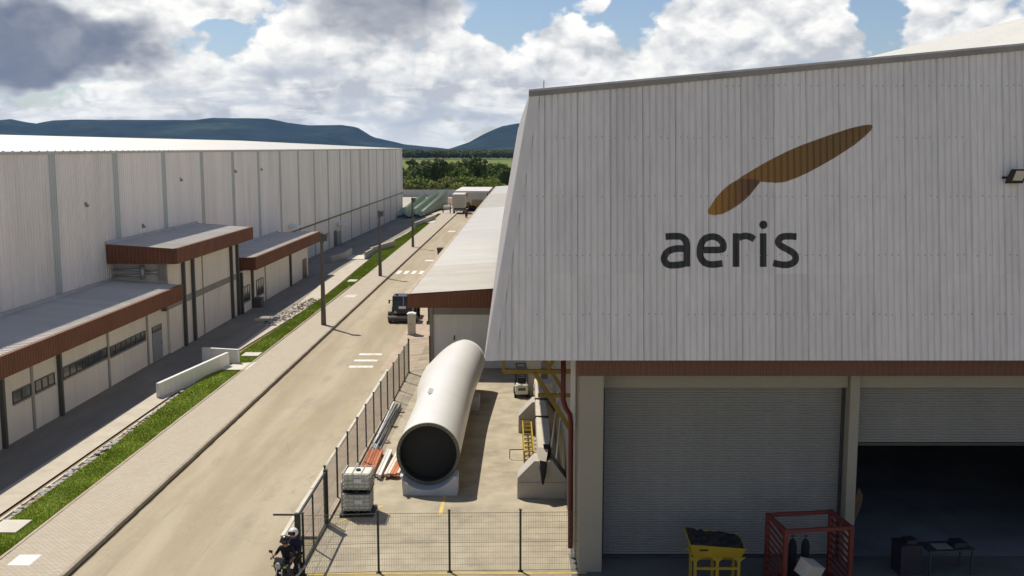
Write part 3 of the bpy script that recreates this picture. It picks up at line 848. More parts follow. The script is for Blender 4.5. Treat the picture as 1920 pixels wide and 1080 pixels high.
# second crossing
b = MB(); b.box(-22.3, -20.0, 126.3, 131, -0.8, 0.02); o = b.build('crossing_deck', 'pale_concrete', bevel=.03)
tag(o, 'pale concrete deck bridging the drain near the second lamp pole', 'deck')
parapet([(-23.4, 122.5), (-22.5, 126.5), (-22.4, 131)], 0.7, 0.9, 0.3, 'low concrete wall left of the pale deck over the drain', 'cradle_concrete', -1)
parapet([(-19.9, 126.5), (-19.7, 131)], 0.85, 0.85, 0.25, 'low concrete wall right of the pale deck over the drain', 'cradle_concrete', -1)
parapet([(-20.2, 133.0), (-18.35, 141.8)], 0.75, 0.9, 0.3, 'long low grey wall between the grass and lane past the second lamp pole', 'cradle_concrete', -1)
parapet([(-19.4, 178.0), (-17.6, 196.0)], 0.8, 0.95, 0.35, 'farthest low grey wall beside the grass, near the lorry', 'cradle_concrete', -1)
b = MB(); b.box(-.9, .9, -.12, .12, 0, .16); b.box(-.9, -.7, -.16, .16, 0, .10); b.box(.7, .9, -.16, .16, 0, .10)
tag(b.build('kerb_beam', 'pale_concrete', loc=(-20.6, 80.6, .0)), 'pale concrete beam lying across the lane edge by the rubble', 'beam')

# ---------------------------------------------------------------- lamp poles
def lamp_pole(u, v, h, label):
    root = empty('lamp_pole', (u, v, 0.15))
    tag(root, label, 'lamp pole', 'lamp poles along the sidewalk')
    b = MB(); n = 6
    prof = []
    for i in range(n + 1):
        t = i / n; w = 0.175 - 0.09 * t; z = h * t
        k = len(b.v)
        c = w * .3
        b.v += [(-w + c, -w, z), (w - c, -w, z), (w, -w + c, z), (w, w - c, z), (w - c, w, z), (-w + c, w, z), (-w, w - c, z), (-w, -w + c, z)]
        if i:
            for j in range(8): b.face((k - 8 + j, k - 8 + (j + 1) % 8, k + (j + 1) % 8, k + j))
    b.face(range(k, k + 8))
    b.build('shaft', 'pole_concrete', root)
    b = MB(); b.box(-.13, .13, -.13, .13, h - .75, h - .05); b.build('collar', 'pole_concrete', root)
    b = MB(); b.bar((0.1, -.05, h - .15), (0.55, -.12, h - .02), .07); b.build('arm', 'lamp_grey', root)
    b = MB(); b.prism([(0.12, h - .60), (.42, h - .60), (.46, h - .12), (.16, h - .06)], -.26, .12, 'y'); l = b.build('lamp_head', 'lamp_grey', root)
    return root
lamp_pole(-15.52, 77.85, 7.0, 'nearest dark concrete lamp pole on the sidewalk kerb')
lamp_pole(-15.50, 108.3, 6.85, 'middle dark concrete lamp pole on the sidewalk kerb')
lamp_pole(-15.60, 140.5, 6.7, 'farthest dark concrete lamp pole on the sidewalk kerb')

# ---------------------------------------------------------------- long shed in the middle
sh = empty('shed_building', (-5.8, 63, 0))
tag(sh, 'long low shed with white roof and brown front fascia in the middle', 'building')
S = lambda b, n, m, **k: b.build(n, m, sh, loc=(5.8, -63, 0), **k)
SR = 2.0
zroof = lambda u: 4.80 + 0.066 * (u + 7.15)
b = MB(); pr = rib_profile(-7.2, SR, 0.2, 0.03, 0.5, 0.25)
for (a, ha), (c, hc) in zip(pr, pr[1:]):
    b.poly([(a, 61.6 - ha, 3.98), (c, 61.6 - hc, 3.98), (c, 61.6 - hc, zroof(c) - .02), (a, 61.6 - ha, zroof(a) - .02)])
b.box(-7.2, SR, 61.61, 61.72, 3.99, 4.7)
S(b, 'fascia', 'brown_fascia')
b = MB(); b.box(-7.24, -7.12, 61.72, 236, 4.0, 4.78); S(b, 'side_fascia', 'brown_fascia')
b = MB(); b.box(-7.30, -7.06, 61.5, 236, 4.80, 4.86); S(b, 'eave_gutter', 'pink_paving')
b = MB(); b.box(-7.1, SR, 61.75, 236, 3.96, 4.02); S(b, 'soffit', 'grey_band')
secs = [(61.6, 76.0, 'beige_roof'), (76.0, 108, 'white_roof'), (108, 150, 'canopy_roof'), (150, 196, 'beige_roof'), (196, 236, 'white_roof')]
for v0, v1, m in secs:
    n = round((v1 - v0) / 1.0); w = (v1 - v0) / n
    b = MB(); pr = rib_profile(0.004, w - .004, w / 2, 0.03, 0.66, 0.14)
    for (a, ha), (c, hc) in zip(pr, pr[1:]):
        b.poly([(-7.05, a, zroof(-7.05) + ha + .03), (-7.05, c, zroof(-7.05) + hc + .03), (SR, c, zroof(SR) + hc + .03), (SR, a, zroof(SR) + ha + .03)])
    first = b.build('roof_sheet', m, sh, loc=(5.8, v0 - 63, 0))
    for k in range(1, n):
        inst(first, 'roof_sheet', sh, (5.8, v0 - 63 + k * w, random.uniform(-.004, .004)))
b = MB(); b.box(-5.8, SR, 63.0, 63.2, 0, 3.35); S(b, 'front_wall', 'white_wall')
b = MB(); b.box(-5.79, SR, 62.95, 63.18, 3.352, 3.955); S(b, 'wall_header', 'grey_band')
b = MB(); b.box(-6.02, -5.81, 62.85, 63.25, 0, 3.95); S(b, 'corner_post', 'column_paint')
b = MB(); b.box(-5.8, -5.6, 63.25, 234, 0, 3.95); S(b, 'side_wall', 'plaster')
b = MB(); b.box(-6.12, -6.03, 62.86, 62.98, 2.9, 3.9); b.box(-6.2, -6.03, 62.8, 63.0, 2.75, 2.95); S(b, 'downpipe', 'lamp_grey')
b = MB(); b.box(-4.55, -4.47, 62.93, 62.99, 1.75, 2.05); S(b, 'switch_box', 'lamp_grey')

# ---------------------------------------------------------------- front building on the right
FB0 = Vector((2.1, 31.8, 0))
fb = empty('factory_building', B2W(FB0.x, FB0.y), YAW)
tag(fb, 'large factory building with ribbed white facade over roller shutters on the right', 'factory')
FL = (-FB0.x, -FB0.y, 0)
F = lambda b, n, m, **k: b.build(n, m, fb, loc=FL, **k)
SL = sqrt(1 + .172 ** 2); WY, WZ = .172 / SL, 1 / SL
def FP(x, t, h=0.0):
    """point on the leaning facade: x across, t up the slope, h out"""
    return (x, 31.0 + t * WY - h * WZ, 7.1 + t * WZ + h * WY)
T0X, T0T = 0.572, 8.171                      # top left corner of the facade
TOP = lambda x: T0T + (x - T0X) * 0.0947     # roof line
EDGE = lambda x: (x + 0.81) / (T0X + 0.81) * T0T
FX1 = 26.0
RIB = 0.2
def rib_h(x):
    """height of the rib profile at x, ribs start at x=-1"""
    f = ((x + 1.0) / RIB) % 1.0
    if f < .14: return 0.008
    if f < .26: return 0.008 + 0.036 * (f - .14) / .12
    if f < .88: return 0.044
    return 0.044 - 0.036 * (f - .88) / .12
def breaks(x0, x1):
    out = [x0]; k = int((x0 + 1) / RIB) - 1
    while True:
        for f in (0, .14, .26, .88):
            x = -1 + (k + f) * RIB
            if x0 + 1e-4 < x < x1 - 1e-4: out.append(x)
        k += 1
        if -1 + k * RIB > x1: break
    out.append(x1); return out
LAP = 2.75
for row in (0, 1):
    x = -0.80
    while x < FX1:
        nx = min(-1 + (math.floor((x + 1.0) / 1.0 + 1e-6) + 1) * 1.0, FX1)
        b = MB(); prev = None
        for xx in breaks(x + .004, nx - .004):
            top = min(TOP(xx), EDGE(xx)) - 0.02
            t0 = 0.0 if row == 0 else LAP - 0.12
            t1 = min(top, LAP) if row == 0 else top
            if t1 - t0 < 0.03:
                prev = None; continue
            h = rib_h(xx) + (0.005 if row else 0)
            k = len(b.v); b.v += [FP(xx, t0, h), FP(xx, t1, h)]
            if prev is not None: b.face((prev, k, k + 1, prev + 1))
            prev = k
        if b.f: F(b, 'cladding_sheet', 'front_cladding')
        x = nx
# backing behind the sheets
b = MB(); b.poly([FP(-.78, 0.02, -.05), FP(FX1, .02, -.05), FP(FX1, TOP(FX1) - .05, -.05), FP(T0X, T0T - .05, -.05)])
F(b, 'backing', 'grey_band')
# screw heads and small dents as tiny washers
b = MB(); rnd = random.Random(5)
for tt in (1.4, 3.2, 5.0, 6.8, 8.4):
    for k in range(26 * 5):
        x = -1 + (k + .78) * RIB
        if tt < min(TOP(x), EDGE(x)) - .15 and rnd.random() < .55:
            c = FP(x, tt + rnd.uniform(-.02, .02), .050); b.obox(c, .03, .018, .03)
o = F(b, 'screw_heads', 'ridge_cap'); o['kind'] = 'stuff'
# corner flashing, cap along the roof line
def fprism(pts, h0, h1, name, m):
    b = MB(); n = len(pts)
    b.v += [FP(x, t, h0) for x, t in pts] + [FP(x, t, h1) for x, t in pts]
    b.face(range(n)); b.face(range(2 * n - 1, n - 1, -1))
    for i in range(n):
        j = (i + 1) % n; b.face((i, j, n + j, n + i))
    return F(b, name, m)
fprism([(-.83, -.01), (-.52, -.01), (T0X + .28, T0T - .05), (T0X - .02, T0T - .02)], 0.056, 0.064, 'corner_flashing', 'front_cladding')
fprism([(T0X - .06, T0T - .12), (FX1, TOP(FX1) - .12), (FX1, TOP(FX1) + .03), (T0X - .06, T0T + .03)], 0.066, 0.11, 'roof_cap', 'ridge_cap')
fprism([(T0X - .06, T0T + .031), (FX1, TOP(FX1) + .031), (FX1, TOP(FX1) + .09), (T0X - .06, T0T + .09)], -0.25, 0.13, 'roof_cap', 'flashing')
# leaning side cladding and roof
DEPTH = 62.0
b = MB()
pr = rib_profile(31.2, 31 + DEPTH, .25, .03)
for (a, ha), (c, hc) in zip(pr, pr[1:]):
    b.poly([(-.83 - ha, a, 7.1), (-.83 - hc, c, 7.1), (T0X - .02 - hc, c + 1.3, 15.12), (T0X - .02 - ha, a + 1.3, 15.12)])
F(b, 'side_cladding', 'front_cladding')
b = MB(); zr = lambda x: 15.10 + (x - T0X) * .0935
b.poly([(T0X, 32.5, zr(T0X)), (FX1, 32.5, zr(FX1)), (FX1, 31 + DEPTH, zr(FX1)), (T0X, 31 + DEPTH, zr(T0X))])
F(b, 'roof', 'white_roof')
# raised ribbed roof rising behind the parapet
b = MB()
xa, xb = 12.4, 26.3
R0 = lambda x: 16.45 + (x - 15.75) * .335
pr = rib_profile(xa, xb, 0.9, 0.16, .5, .2)
for (a, ha), (c, hc) in zip(pr, pr[1:]):
    b.poly([(a, 33.6, R0(a) + ha), (c, 33.6, R0(c) + hc), (c, 31 + DEPTH, R0(c) + hc), (a, 31 + DEPTH, R0(a) + ha)])
b.poly([(xb, 33.6, R0(xb)), (xb + 10, 33.6, R0(xb) - 3.3), (xb + 10, 31 + DEPTH, R0(xb) - 3.3), (xb, 31 + DEPTH, R0(xb))])
b.poly([(xa, 33.6, R0(xa)), (xb, 33.6, R0(xb)), (xb + 10, 33.6, R0(xb) - 3.3), (xb + 10, 33.6, 15.0), (xa, 33.6, 15.0)])
F(b, 'raised_roof', 'white_roof')
b = MB(); b.tube([(.98, 32.6, 15.1), (.98, 32.6, 15.55)], .02, 6); F(b, 'lightning_rod', 'galvanised')
# soffit under the overhang, walls, columns, beam
b = MB(); b.poly([(-.8, 31.05, 7.105), (FX1, 31.05, 7.105), (FX1, 33.4, 7.105), (-.8, 33.4, 7.105)]); F(b, 'soffit', 'grey_band')
b = MB(); b.poly([(-.8, 33.4, 7.105), (2.1, 33.4, 7.105), (2.1, 31 + DEPTH, 7.105), (-.8, 31 + DEPTH, 7.105)]); F(b, 'side_soffit', 'grey_band')
b = MB(); pr = rib_profile(2.0, FX1, .2, .025)
for (a, ha), (c, hc) in zip(pr, pr[1:]):
    b.poly([(a, 31.72 - ha, 6.46), (c, 31.72 - hc, 6.46), (c, 31.72 - hc, 7.1), (a, 31.72 - ha, 7.1)])
b.box(2.0, FX1, 31.73, 31.85, 6.47, 7.09)
F(b, 'lintel_fascia', 'beam_brown')
b = MB(); b.box(2.12, 2.88, 31.86, 33.3, 0, 6.46); F(b, 'column', 'column_paint', bevel=.03)
b = MB(); b.box(10.82, 11.14, 32.5, 33.5, 0, 6.46); F(b, 'column', 'column_paint', bevel=.03)
b = MB(); b.box(18.9, 19.3, 32.5, 33.5, 0, 6.46); F(b, 'column', 'column_paint', bevel=.03)
b = MB(); b.box(2.9, 10.8, 32.7, 33.5, 5.86, 7.1); F(b, 'lintel', 'column_paint')
b = MB(); b.box(11.16, 18.88, 32.7, 33.5, 5.86, 7.1); F(b, 'lintel', 'column_paint')
b = MB(); b.box(19.32, FX1, 32.7, 33.5, 0, 7.1); F(b, 'front_wall', 'column_paint')
b = MB(); b.box(2.1, 2.4, 33.5, 31 + DEPTH, 0, 15.0); F(b, 'side_wall', 'column_paint')
# interior behind the open shutter
b = MB(); b.box(2.4, FX1, 31 + DEPTH - .3, 31 + DEPTH, 0, 15.0); F(b, 'rear_wall', 'dark_interior')
b = MB(); b.box(FX1 - .3, FX1, 33.5, 31 + DEPTH - .3, 0, 15.3); F(b, 'side_wall', 'dark_interior')
b = MB(); b.poly([(2.4, 33.15, .02), (FX1, 33.15, .02), (FX1, 31 + DEPTH, .02), (2.4, 31 + DEPTH, .02)]); F(b, 'interior_floor', 'floor_interior')
b = MB(); b.poly([(2.4, 33.4, 7.3), (FX1, 33.4, 7.3), (FX1, 31 + DEPTH, 7.3), (2.4, 31 + DEPTH, 7.3)]); F(b, 'interior_ceiling', 'dark_interior')
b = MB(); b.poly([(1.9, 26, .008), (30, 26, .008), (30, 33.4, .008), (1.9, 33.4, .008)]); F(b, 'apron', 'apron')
# roller shutters: curtain of curved slats, guides, bottom bar
def shutter(x0, x1, z0, z1):
    b = MB(); sl = 0.086; z = z0; prev = None
    while z < z1 - 1e-3:
        for q, h in ((0, 0), (.12, .016), (.5, .032), (.88, .016)):
            k = len(b.v); y = 33.06 - h
            b.v += [(x0, y, z + q * sl), (x1, y, z + q * sl)]
            if prev is not None: b.face((prev, prev + 1, k + 1, k))
            prev = k
        z += sl
    o = F(b, 'shutter_curtain', 'shutter')
    b = MB(); b.box(x0, x1, 33.0, 33.09, z0 - .1, z0 - .003); F(b, 'bottom_bar', 'steel_dark')
    for x in (x0 - .06, x1 - .02):
        b = MB(); b.box(x, x + .08, 32.96, 33.12, 0, z1); F(b, 'guide_rail', 'steel_dark')
shutter(3.0, 10.74, 0.12, 5.86)
shutter(11.22, 18.82, 3.95, 5.86)
# flood light on the facade
fx, ft = 15.24, 5.57
b = MB()
b.v += [FP(x, t, h) for x, t, h in ((fx - .26, ft - .20, .20), (fx + .26, ft - .20, .22), (fx + .34, ft + .20, .45), (fx - .18, ft + .20, .45),
                                     (fx - .22, ft - .16, .06), (fx + .28, ft - .16, .06), (fx + .30, ft + .16, .30), (fx - .16, ft + .16, .30))]
for q in ((0, 1, 2, 3), (7, 6, 5, 4), (0, 4, 5, 1), (1, 5, 6, 2), (2, 6, 7, 3), (3, 7, 4, 0)): b.face(q)
fl = empty('flood_light'); fl.parent = None
fl.location = B2W(fx, FP(fx, ft)[1], FP(fx, ft)[2]); fl.rotation_euler = (0, 0, YAW)
tag(fl, 'black flood light fixed to the white ribbed facade', 'flood light')
Lp = (-fx, -FP(fx, ft)[1], -FP(fx, ft)[2])
b.build('housing', 'black_plastic', fl, loc=Lp)
b = MB()
b.v += [FP(x, t, h) for x, t, h in ((fx - .08, ft - .12, .262), (fx + .22, ft - .12, .275), (fx + .28, ft + .15, .432), (fx - .03, ft + .15, .432))]
b.face((0, 1, 2, 3)); b.build('lens', 'lamp_glass', fl, loc=Lp)
b = MB(); b.bar(FP(fx, ft - .02, .0), FP(fx, ft - .02, .2), .1); b.bar(FP(fx - .3, ft, .05), FP(fx + .3, ft, .05), .06); b.build('bracket', 'black_plastic', fl, loc=Lp)
# lettering and emblem follow the ribs
def painted(polys, name, m, lift):
    """flat polygons [(x,t)] cut along every rib edge and laid on the sheets"""
    bm = bmesh.new()
    for pts in polys:
        vs = [bm.verts.new((x, t, 0)) for x, t in pts]
        bm.faces.new(vs)
    bmesh.ops.triangulate(bm, faces=bm.faces[:])
    x0 = min(v.co.x for v in bm.verts); x1 = max(v.co.x for v in bm.verts)
    for x in breaks(x0, x1)[1:-1]:
        bmesh.ops.bisect_plane(bm, geom=bm.verts[:] + bm.edges[:] + bm.faces[:], plane_co=(x, 0, 0), plane_no=(1, 0, 0))
    for v in bm.verts:
        v.co = Vector(FP(v.co.x, v.co.y, rib_h(v.co.x) + lift))
    me = bpy.data.meshes.new(name); bm.to_mesh(me); bm.free(); me.materials.append(MATS[m])
    o = bpy.data.objects.new(name, me); COL.objects.link(o); o.parent = fb; o.location = FL
    return o
LOGO = [(11.011, 7.19), (10.9, 7.195), (10.754, 7.179), (10.341, 7.086), (9.825, 6.915), (9.31, 6.734), (8.794, 6.544), (8.382, 6.363), (7.969, 6.157), (7.608, 5.96), (7.247, 5.744), (6.989, 5.589), (6.834, 5.471), (6.989, 5.502), (7.245, 5.512), (7.501, 5.486), (7.578, 5.45), (7.809, 5.424), (8.065, 5.409), (8.322, 5.435), (8.682, 5.564), (9.043, 5.728), (9.455, 5.95), (9.817, 6.157), (10.179, 6.389), (10.49, 6.595), (10.801, 6.854), (10.983, 7.035), (11.03, 7.12)]
LOBE = [(6.834, 5.475), (6.628, 5.358), (6.422, 5.177), (6.215, 4.946), (6.06, 4.714), (5.972, 4.56), (5.97, 4.50), (6.007, 4.447), (6.16, 4.416), (6.417, 4.457), (6.674, 4.586), (6.983, 4.791), (7.241, 5.023), (7.448, 5.28), (7.585, 5.46), (7.45, 5.51), (7.194, 5.535), (6.988, 5.525)]
painted([LOGO], 'emblem_blade', 'logo_gold', .010)
painted([LOBE], 'emblem_lobe', 'logo_lobe', .012)
LET = {'a': [[(4.673, 3.764), (4.991, 3.777), (5.169, 3.752), (5.295, 3.637), (5.325, 3.497), (5.323, 3.217), (5.321, 2.848)], [(5.243, 3.395), (4.989, 3.395), (4.76, 3.319), (4.632, 3.141), (4.656, 2.988), (4.783, 2.899), (5.037, 2.899), (5.24, 2.932)]],
       'e': [[(6.408, 2.95), (6.103, 2.912), (5.875, 2.963), (5.749, 3.115), (5.725, 3.319), (5.764, 3.548), (5.88, 3.701), (6.084, 3.764), (6.261, 3.726), (6.4, 3.599), (6.432, 3.446), (6.373, 3.37), (6.106, 3.357), (5.832, 3.357)]],
       'r': [[(6.813, 2.841), (6.817, 3.37), (6.821, 3.868)], [(6.90, 3.726), (6.986, 3.764), (7.126, 3.782), (7.278, 3.747), (7.379, 3.675)]],
       'i': [[(7.638, 2.841), (7.643, 3.37), (7.647, 3.868)]],
       's': [[(8.663, 3.764), (8.422, 3.777), (8.218, 3.752), (8.115, 3.637), (8.165, 3.497), (8.392, 3.37), (8.569, 3.255), (8.631, 3.115), (8.579, 2.988), (8.413, 2.912), (8.185, 2.912), (7.944, 2.963)]]}
def stroke(pts, w, lift_list=None):
    """smooth ribbon polygons along a centre line"""
    P = [Vector(p) for p in pts]; C = []
    for i in range(len(P) - 1):
        a = P[max(i - 1, 0)]; b_ = P[i]; c = P[i + 1]; d = P[min(i + 2, len(P) - 1)]
        for k in range(6):
            t = k / 6
            C.append(0.5 * ((2 * b_) + (c - a) * t + (2 * a - 5 * b_ + 4 * c - d) * t * t + (3 * b_ - a - 3 * c + d) * t ** 3))
    C.append(P[-1]); q = []
    L = []; R = []
    for i, p in enumerate(C):
        d = (C[min(i + 1, len(C) - 1)] - C[max(i - 1, 0)]).normalized(); n = Vector((-d.y, d.x)) * w / 2
        L.append(p + n); R.append(p - n)
    return [[L[i], L[i + 1], R[i + 1], R[i]] for i in range(len(C) - 1)]
for ch, strokes in LET.items():
    parts = [painted(stroke(s, .205), 'letter_stroke', 'letter_paint', .009 + .004 * k) for k, s in enumerate(strokes)]
    if ch == 'i':
        parts.append(painted([[(7.657 + .128 * cos(t * pi / 10), 4.126 + .128 * sin(t * pi / 10)) for t in range(20)]], 'letter_dot', 'letter_paint', .009))
# yellow brackets under the side overhang, red downpipe
for k, y in enumerate((35.2, 41.5, 48.0, 54.5)):
    b = MB()
    b.bar((2.1, y, 5.85), (-.3, y, 5.85), .14); b.bar((2.1, y, 5.0), (.9, y, 5.0), .12)
    b.bar((.75, y, 5.85), (2.08, y, 3.7), .14); b.bar((-.3, y, 5.85), (-.3, y, 7.1), .12); b.bar((1.2, y, 5.85), (1.9, y, 7.1), .12)
    F(b, 'overhang_bracket', 'bracket_yellow')
b = MB(); b.tube([(1.62, 32.2, 7.0), (1.62, 32.2, 5.6), (1.70, 32.3, 5.3), (1.86, 32.6, 5.0), (1.90, 32.7, 4.7), (1.92, 32.8, 0.45)], .085, 10); F(b, 'downpipe', 'maroon_pipe', smooth=True)
b = MB(); b.bar((1.98, 33.05, 0), (1.98, 33.05, 3.8), .09); F(b, 'conduit', 'white_paint')
b = MB(); b.bar((1.98, 33.05, 4.4), (1.98, 33.05, 7.0), .14); F(b, 'conduit', 'white_paint')

# ---------------------------------------------------------------- fences
wires = {}
def mesh_panel(L, h, root, loc, rz, name='wire_panel'):
    key = (round(L, 3), h)
    if key not in wires:
        b = MB(); n = int(L / 0.075)
        for i in range(n + 1):
            x = L * i / n; b.box(x - .0025, x + .0025, -.0025, .0025, .04, h)
        z = .06
        while z < h:
            b.box(0, L, .004, .011, z - .003, z + .003); z += .2
        for z in (.05, h * .5, h - .02): b.box(0, L, -.012, -.004, z - .006, z + .006)
        wires[key] = b.mesh(name, 'wire')
    o = bpy.data.objects.new(name, wires[key]); COL.objects.link(o); o.parent = root
    o.location = loc; o.rotation_euler = (0, 0, rz); return o
def fence(p0, p1, n, h, label, posts=True, last=True):
    p0 = Vector(p0); p1 = Vector(p1); d = (p1 - p0); L = d.length / n; rz = math.atan2(d.y, d.x)
    root = empty('mesh_fence', (p0.x, p0.y, 0), rz)
    tag(root, label, 'fence', 'wire mesh fences round the yard')
    for i in range(n + (1 if last else 0)):
        b = MB(); b.box(-.03, .03, -.03, .03, 0, h + .06); b.obox((0, 0, h + .07), .09, .09, .03); b.box(-.08, .08, -.08, .08, 0.004, .03)
        b.build('post', 'fence_metal', root, loc=(i * L, 0, 0))
    for i in range(n):
        mesh_panel(L - .07, h, root, (i * L + .035, 0, 0), 0)
    return root
fence((-7.35, 36.4), (-7.15, 61.5), 11, 2.0, 'long wire mesh fence between the road and the yard')
fence((-4.75, 31.72), (2.05, 32.0), 3, 2.0, 'wire mesh fence across the yard entrance at the bottom', last=False)
fence((-7.2, 61.7), (-6.0, 62.6), 1, 2.0, 'short wire mesh fence panel at the shed corner')
# gate leaf with its frame and two heavy posts
gt = empty('mesh_gate', (-7.25, 31.6, 0), pi / 2)
tag(gt, 'dark framed wire mesh gate at the yard entrance', 'gate')
b = MB(); b.box(0, .09, -.045, .045, 0.05, 2.0); b.box(4.2, 4.29, -.045, .045, .05, 2.0); b.box(.09, 4.2, -.03, .03, 1.92, 1.99); b.box(.09, 4.2, -.03, .03, .06, .13); b.box(2.1, 2.16, -.025, .025, .13, 1.92)
b.build('frame', 'fence_metal', gt)
mesh_panel(4.1, 1.9, gt, (.1, 0, .05), 0)
for x, hh in ((-.22, 2.1), (4.42, 2.05)):
    b = MB(); b.box(x - .07, x + .07, -.07, .07, 0, hh); b.build('gate_post', 'fence_metal', gt)
b = MB(); b.box(.1, .16, -.12, .12, .9, 1.1); b.build('latch', 'steel_dark', gt)
b = MB(); b.bar((-.22, .07, 2.05), (-.22, .75, 2.05), .05); b.build('top_bar', 'fence_metal', gt)
fence((-7.1, 31.5), (-4.75, 31.72), 1, 2.0, 'first wire mesh fence panel beside the gate', last=False)

# ---------------------------------------------------------------- turbine blade root section on its cradle
bl = empty('turbine_blade', (-3.93, 39.9, 0))
tag(bl, 'white wind turbine blade section with dark open root lying in the yard', 'turbine blade')
SECT = [(0, 0, 1.49, 1.25, 1.25, 1.25, 0), (3, 0, 1.49, 1.25, 1.25, 1.25, 0), (6, 0, 1.50, 1.25, 1.25, 1.25, 0), (7.5, 0, 1.51, 1.25, 1.29, 1.25, .10),
        (9, 0, 1.52, 1.25, 1.42, 1.25, .28), (10.5, .02, 1.54, 1.25, 1.58, 1.25, .48), (12, .06, 1.56, 1.25, 1.74, 1.24, .70), (14, .15, 1.58, 1.24, 1.90, 1.22, .95),
        (15.6, .23, 1.60, 1.22, 2.00, 1.21, 1.2), (17.6, .33, 1.62, 1.20, 2.08, 1.20, 1.5)]
def section(dv, cu, cz, rr, rl, rz, sharp, n=40):
    out = []
    for k in range(n):
        t = 2 * pi * k / n
        c, s = cos(t), sin(t)
        if c >= 0: x = rr * c; z = rz * s
        else:
            e = 1 + 0.9 * sharp
            x = rl * c; z = rz * (1 if s > 0 else -1) * abs(s) ** e - .22 * sharp * (-c)
        out.append((cu + x, dv, cz + z))
    return out
b = MB(); rings = []
fine = []
for i in range(len(SECT) - 1):
    for q in range(3):
        t = q / 3; fine.append([a + (c - a) * t for a, c in zip(SECT[i], SECT[i + 1])])
fine.append(SECT[-1])
for s in fine:
    k = len(b.v); b.v += section(*s); rings.append(k)
n = 40
for r0, r1 in zip(rings, rings[1:]):
    for k in range(n): b.face((r0 + k, r0 + (k + 1) % n, r1 + (k + 1) % n, r1 + k))
b.face([rings[-1] + k for k in range(n)])
b.build('shell', 'blade_gel', bl, smooth=True)
def ring(r0, r1, y0, y1, m, name, nn=48):
    b = MB()
    for y, r in ((y0, r0), (y0, r1), (y1, r1), (y1, r0)):
        for k in range(nn):
            t = 2 * pi * k / nn; b.v.append((cos(t) * r, y, 1.49 + sin(t) * r))
    for q in range(4):
        for k in range(nn): b.face((q * nn + k, q * nn + (k + 1) % nn, ((q + 1) % 4) * nn + (k + 1) % nn, ((q + 1) % 4) * nn + k))
    return b.build(name, m, bl, smooth=False)
ring(1.145, 1.262, -.05, .04, 'blade_rim', 'root_flange')
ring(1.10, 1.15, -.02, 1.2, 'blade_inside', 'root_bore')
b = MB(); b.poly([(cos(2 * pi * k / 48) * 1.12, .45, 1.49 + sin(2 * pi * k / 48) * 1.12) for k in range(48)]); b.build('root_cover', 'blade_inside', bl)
b = MB()
for k in range(48):
    t = 2 * pi * k / 48; c = (cos(t) * 1.205, -.06, 1.49 + sin(t) * 1.205); b.tube([(c[0], -.09, c[2]), (c[0], -.04, c[2])], .022, 6)
o = b.build('root_bolts', 'steel_dark', bl)
b = MB(); b.obox((-.35, 5.5, 2.72), .3, .9, .02, Matrix.Rotation(.28, 3, 'Y')); b.build('lifting_patch', 'flashing', bl)
# cradle under the root
cr = empty('blade_cradle', (-3.8, 39.5, 0)); tag(cr, 'pale grey saddle block under the open root of the blade', 'cradle')
def saddle(r, half, ztop, zc, cx=0):
    prof = [(-half, 0), (half, 0), (half, ztop)]
    a0 = math.asin(max(-1, min(1, (ztop - zc) / r)))
    pts = []
    for k in range(15):
        t = pi - a0 if False else None
    x0 = sqrt(max(0, r * r - (ztop - zc) ** 2))
    a1 = math.atan2(ztop - zc, x0); a2 = math.atan2(ztop - zc, -x0)
    if a2 > 0: a2 -= 2 * pi
    if a1 > 0: a1 -= 2 * pi
    for k in range(17):
        t = a1 + (a2 - a1) * k / 16; prof.append((cx + cos(t) * r, zc + sin(t) * r))
    prof.append((-half, ztop)); return prof
b = MB(); b.prism(saddle(1.275, 1.07, .78, 1.49, -.13), -.30, .55, 'y'); b.build('block', 'cradle_paint', cr)
b = MB(); b.box(-1.0, 1.0, -.26, .5, -.0, .03); b.build('base_plate', 'steel_dark', cr)
cr2 = empty('blade_cradle', (-3.8, 53.0, 0)); tag(cr2, 'pale grey saddle block under the broad middle of the blade', 'cradle')
b = MB(); b.prism(saddle(1.3, 1.3, .72, 1.60, 0), -.5, .5, 'y'); b.build('block', 'cradle_paint', cr2)

# ---------------------------------------------------------------- concrete supports with a blade shell piece
def support(u, v, label):
    r = empty('concrete_support', (u, v, 0)); tag(r, label, 'support', 'concrete supports beside the factory wall')
    b = MB(); b.box(-.96, .96, 0, 1.15, 0, .66); b.build('base_block', 'cradle_concrete', r, bevel=.02)
    b = MB(); b.prism([(-.95, .664), (.95, .664), (.95, .76), (.40, 1.50), (.10, 1.50), (.10, 1.2), (-.12, 1.2), (-.12, 1.50), (-.30, 1.50), (-.95, .82)], .03, 1.1, 'y'); b.build('saddle', 'cradle_concrete', r)
    return r
support(.57, 38.9, 'nearest grey concrete support block with sloping shoulders by the factory wall')
support(.53, 48.3, 'second grey concrete support block, behind the nearest one by the factory wall')
bs = empty('blade_shell', (.62, 38.5, 1.2)); tag(bs, 'long thin cream blade shell piece with black end resting on the concrete supports', 'blade shell')
b = MB(); b.cur = 0
ST = [(0, -.03, -.50, -.10, .05), (.35, -.02, -.32, .36, .12), (.9, 0, -.1, .72, .20), (1.7, .02, 0, .84, .25), (4, .02, .02, .86, .26), (9, -.03, .03, .84, .22), (13, -.06, .05, .80, .17)]
k0 = []
for y, cx, z0, z1, hw in ST:
    k0.append(len(b.v)); b.v += [(cx - hw * .6, y, z0), (cx + hw * .8, y, z0), (cx + hw * 1.15, y, z0 + (z1 - z0) * .6), (cx + hw * 1.0, y, z1 - .05), (cx - hw * 1.0, y, z1), (cx - hw * 1.1, y, z0 + (z1 - z0) * .5)]
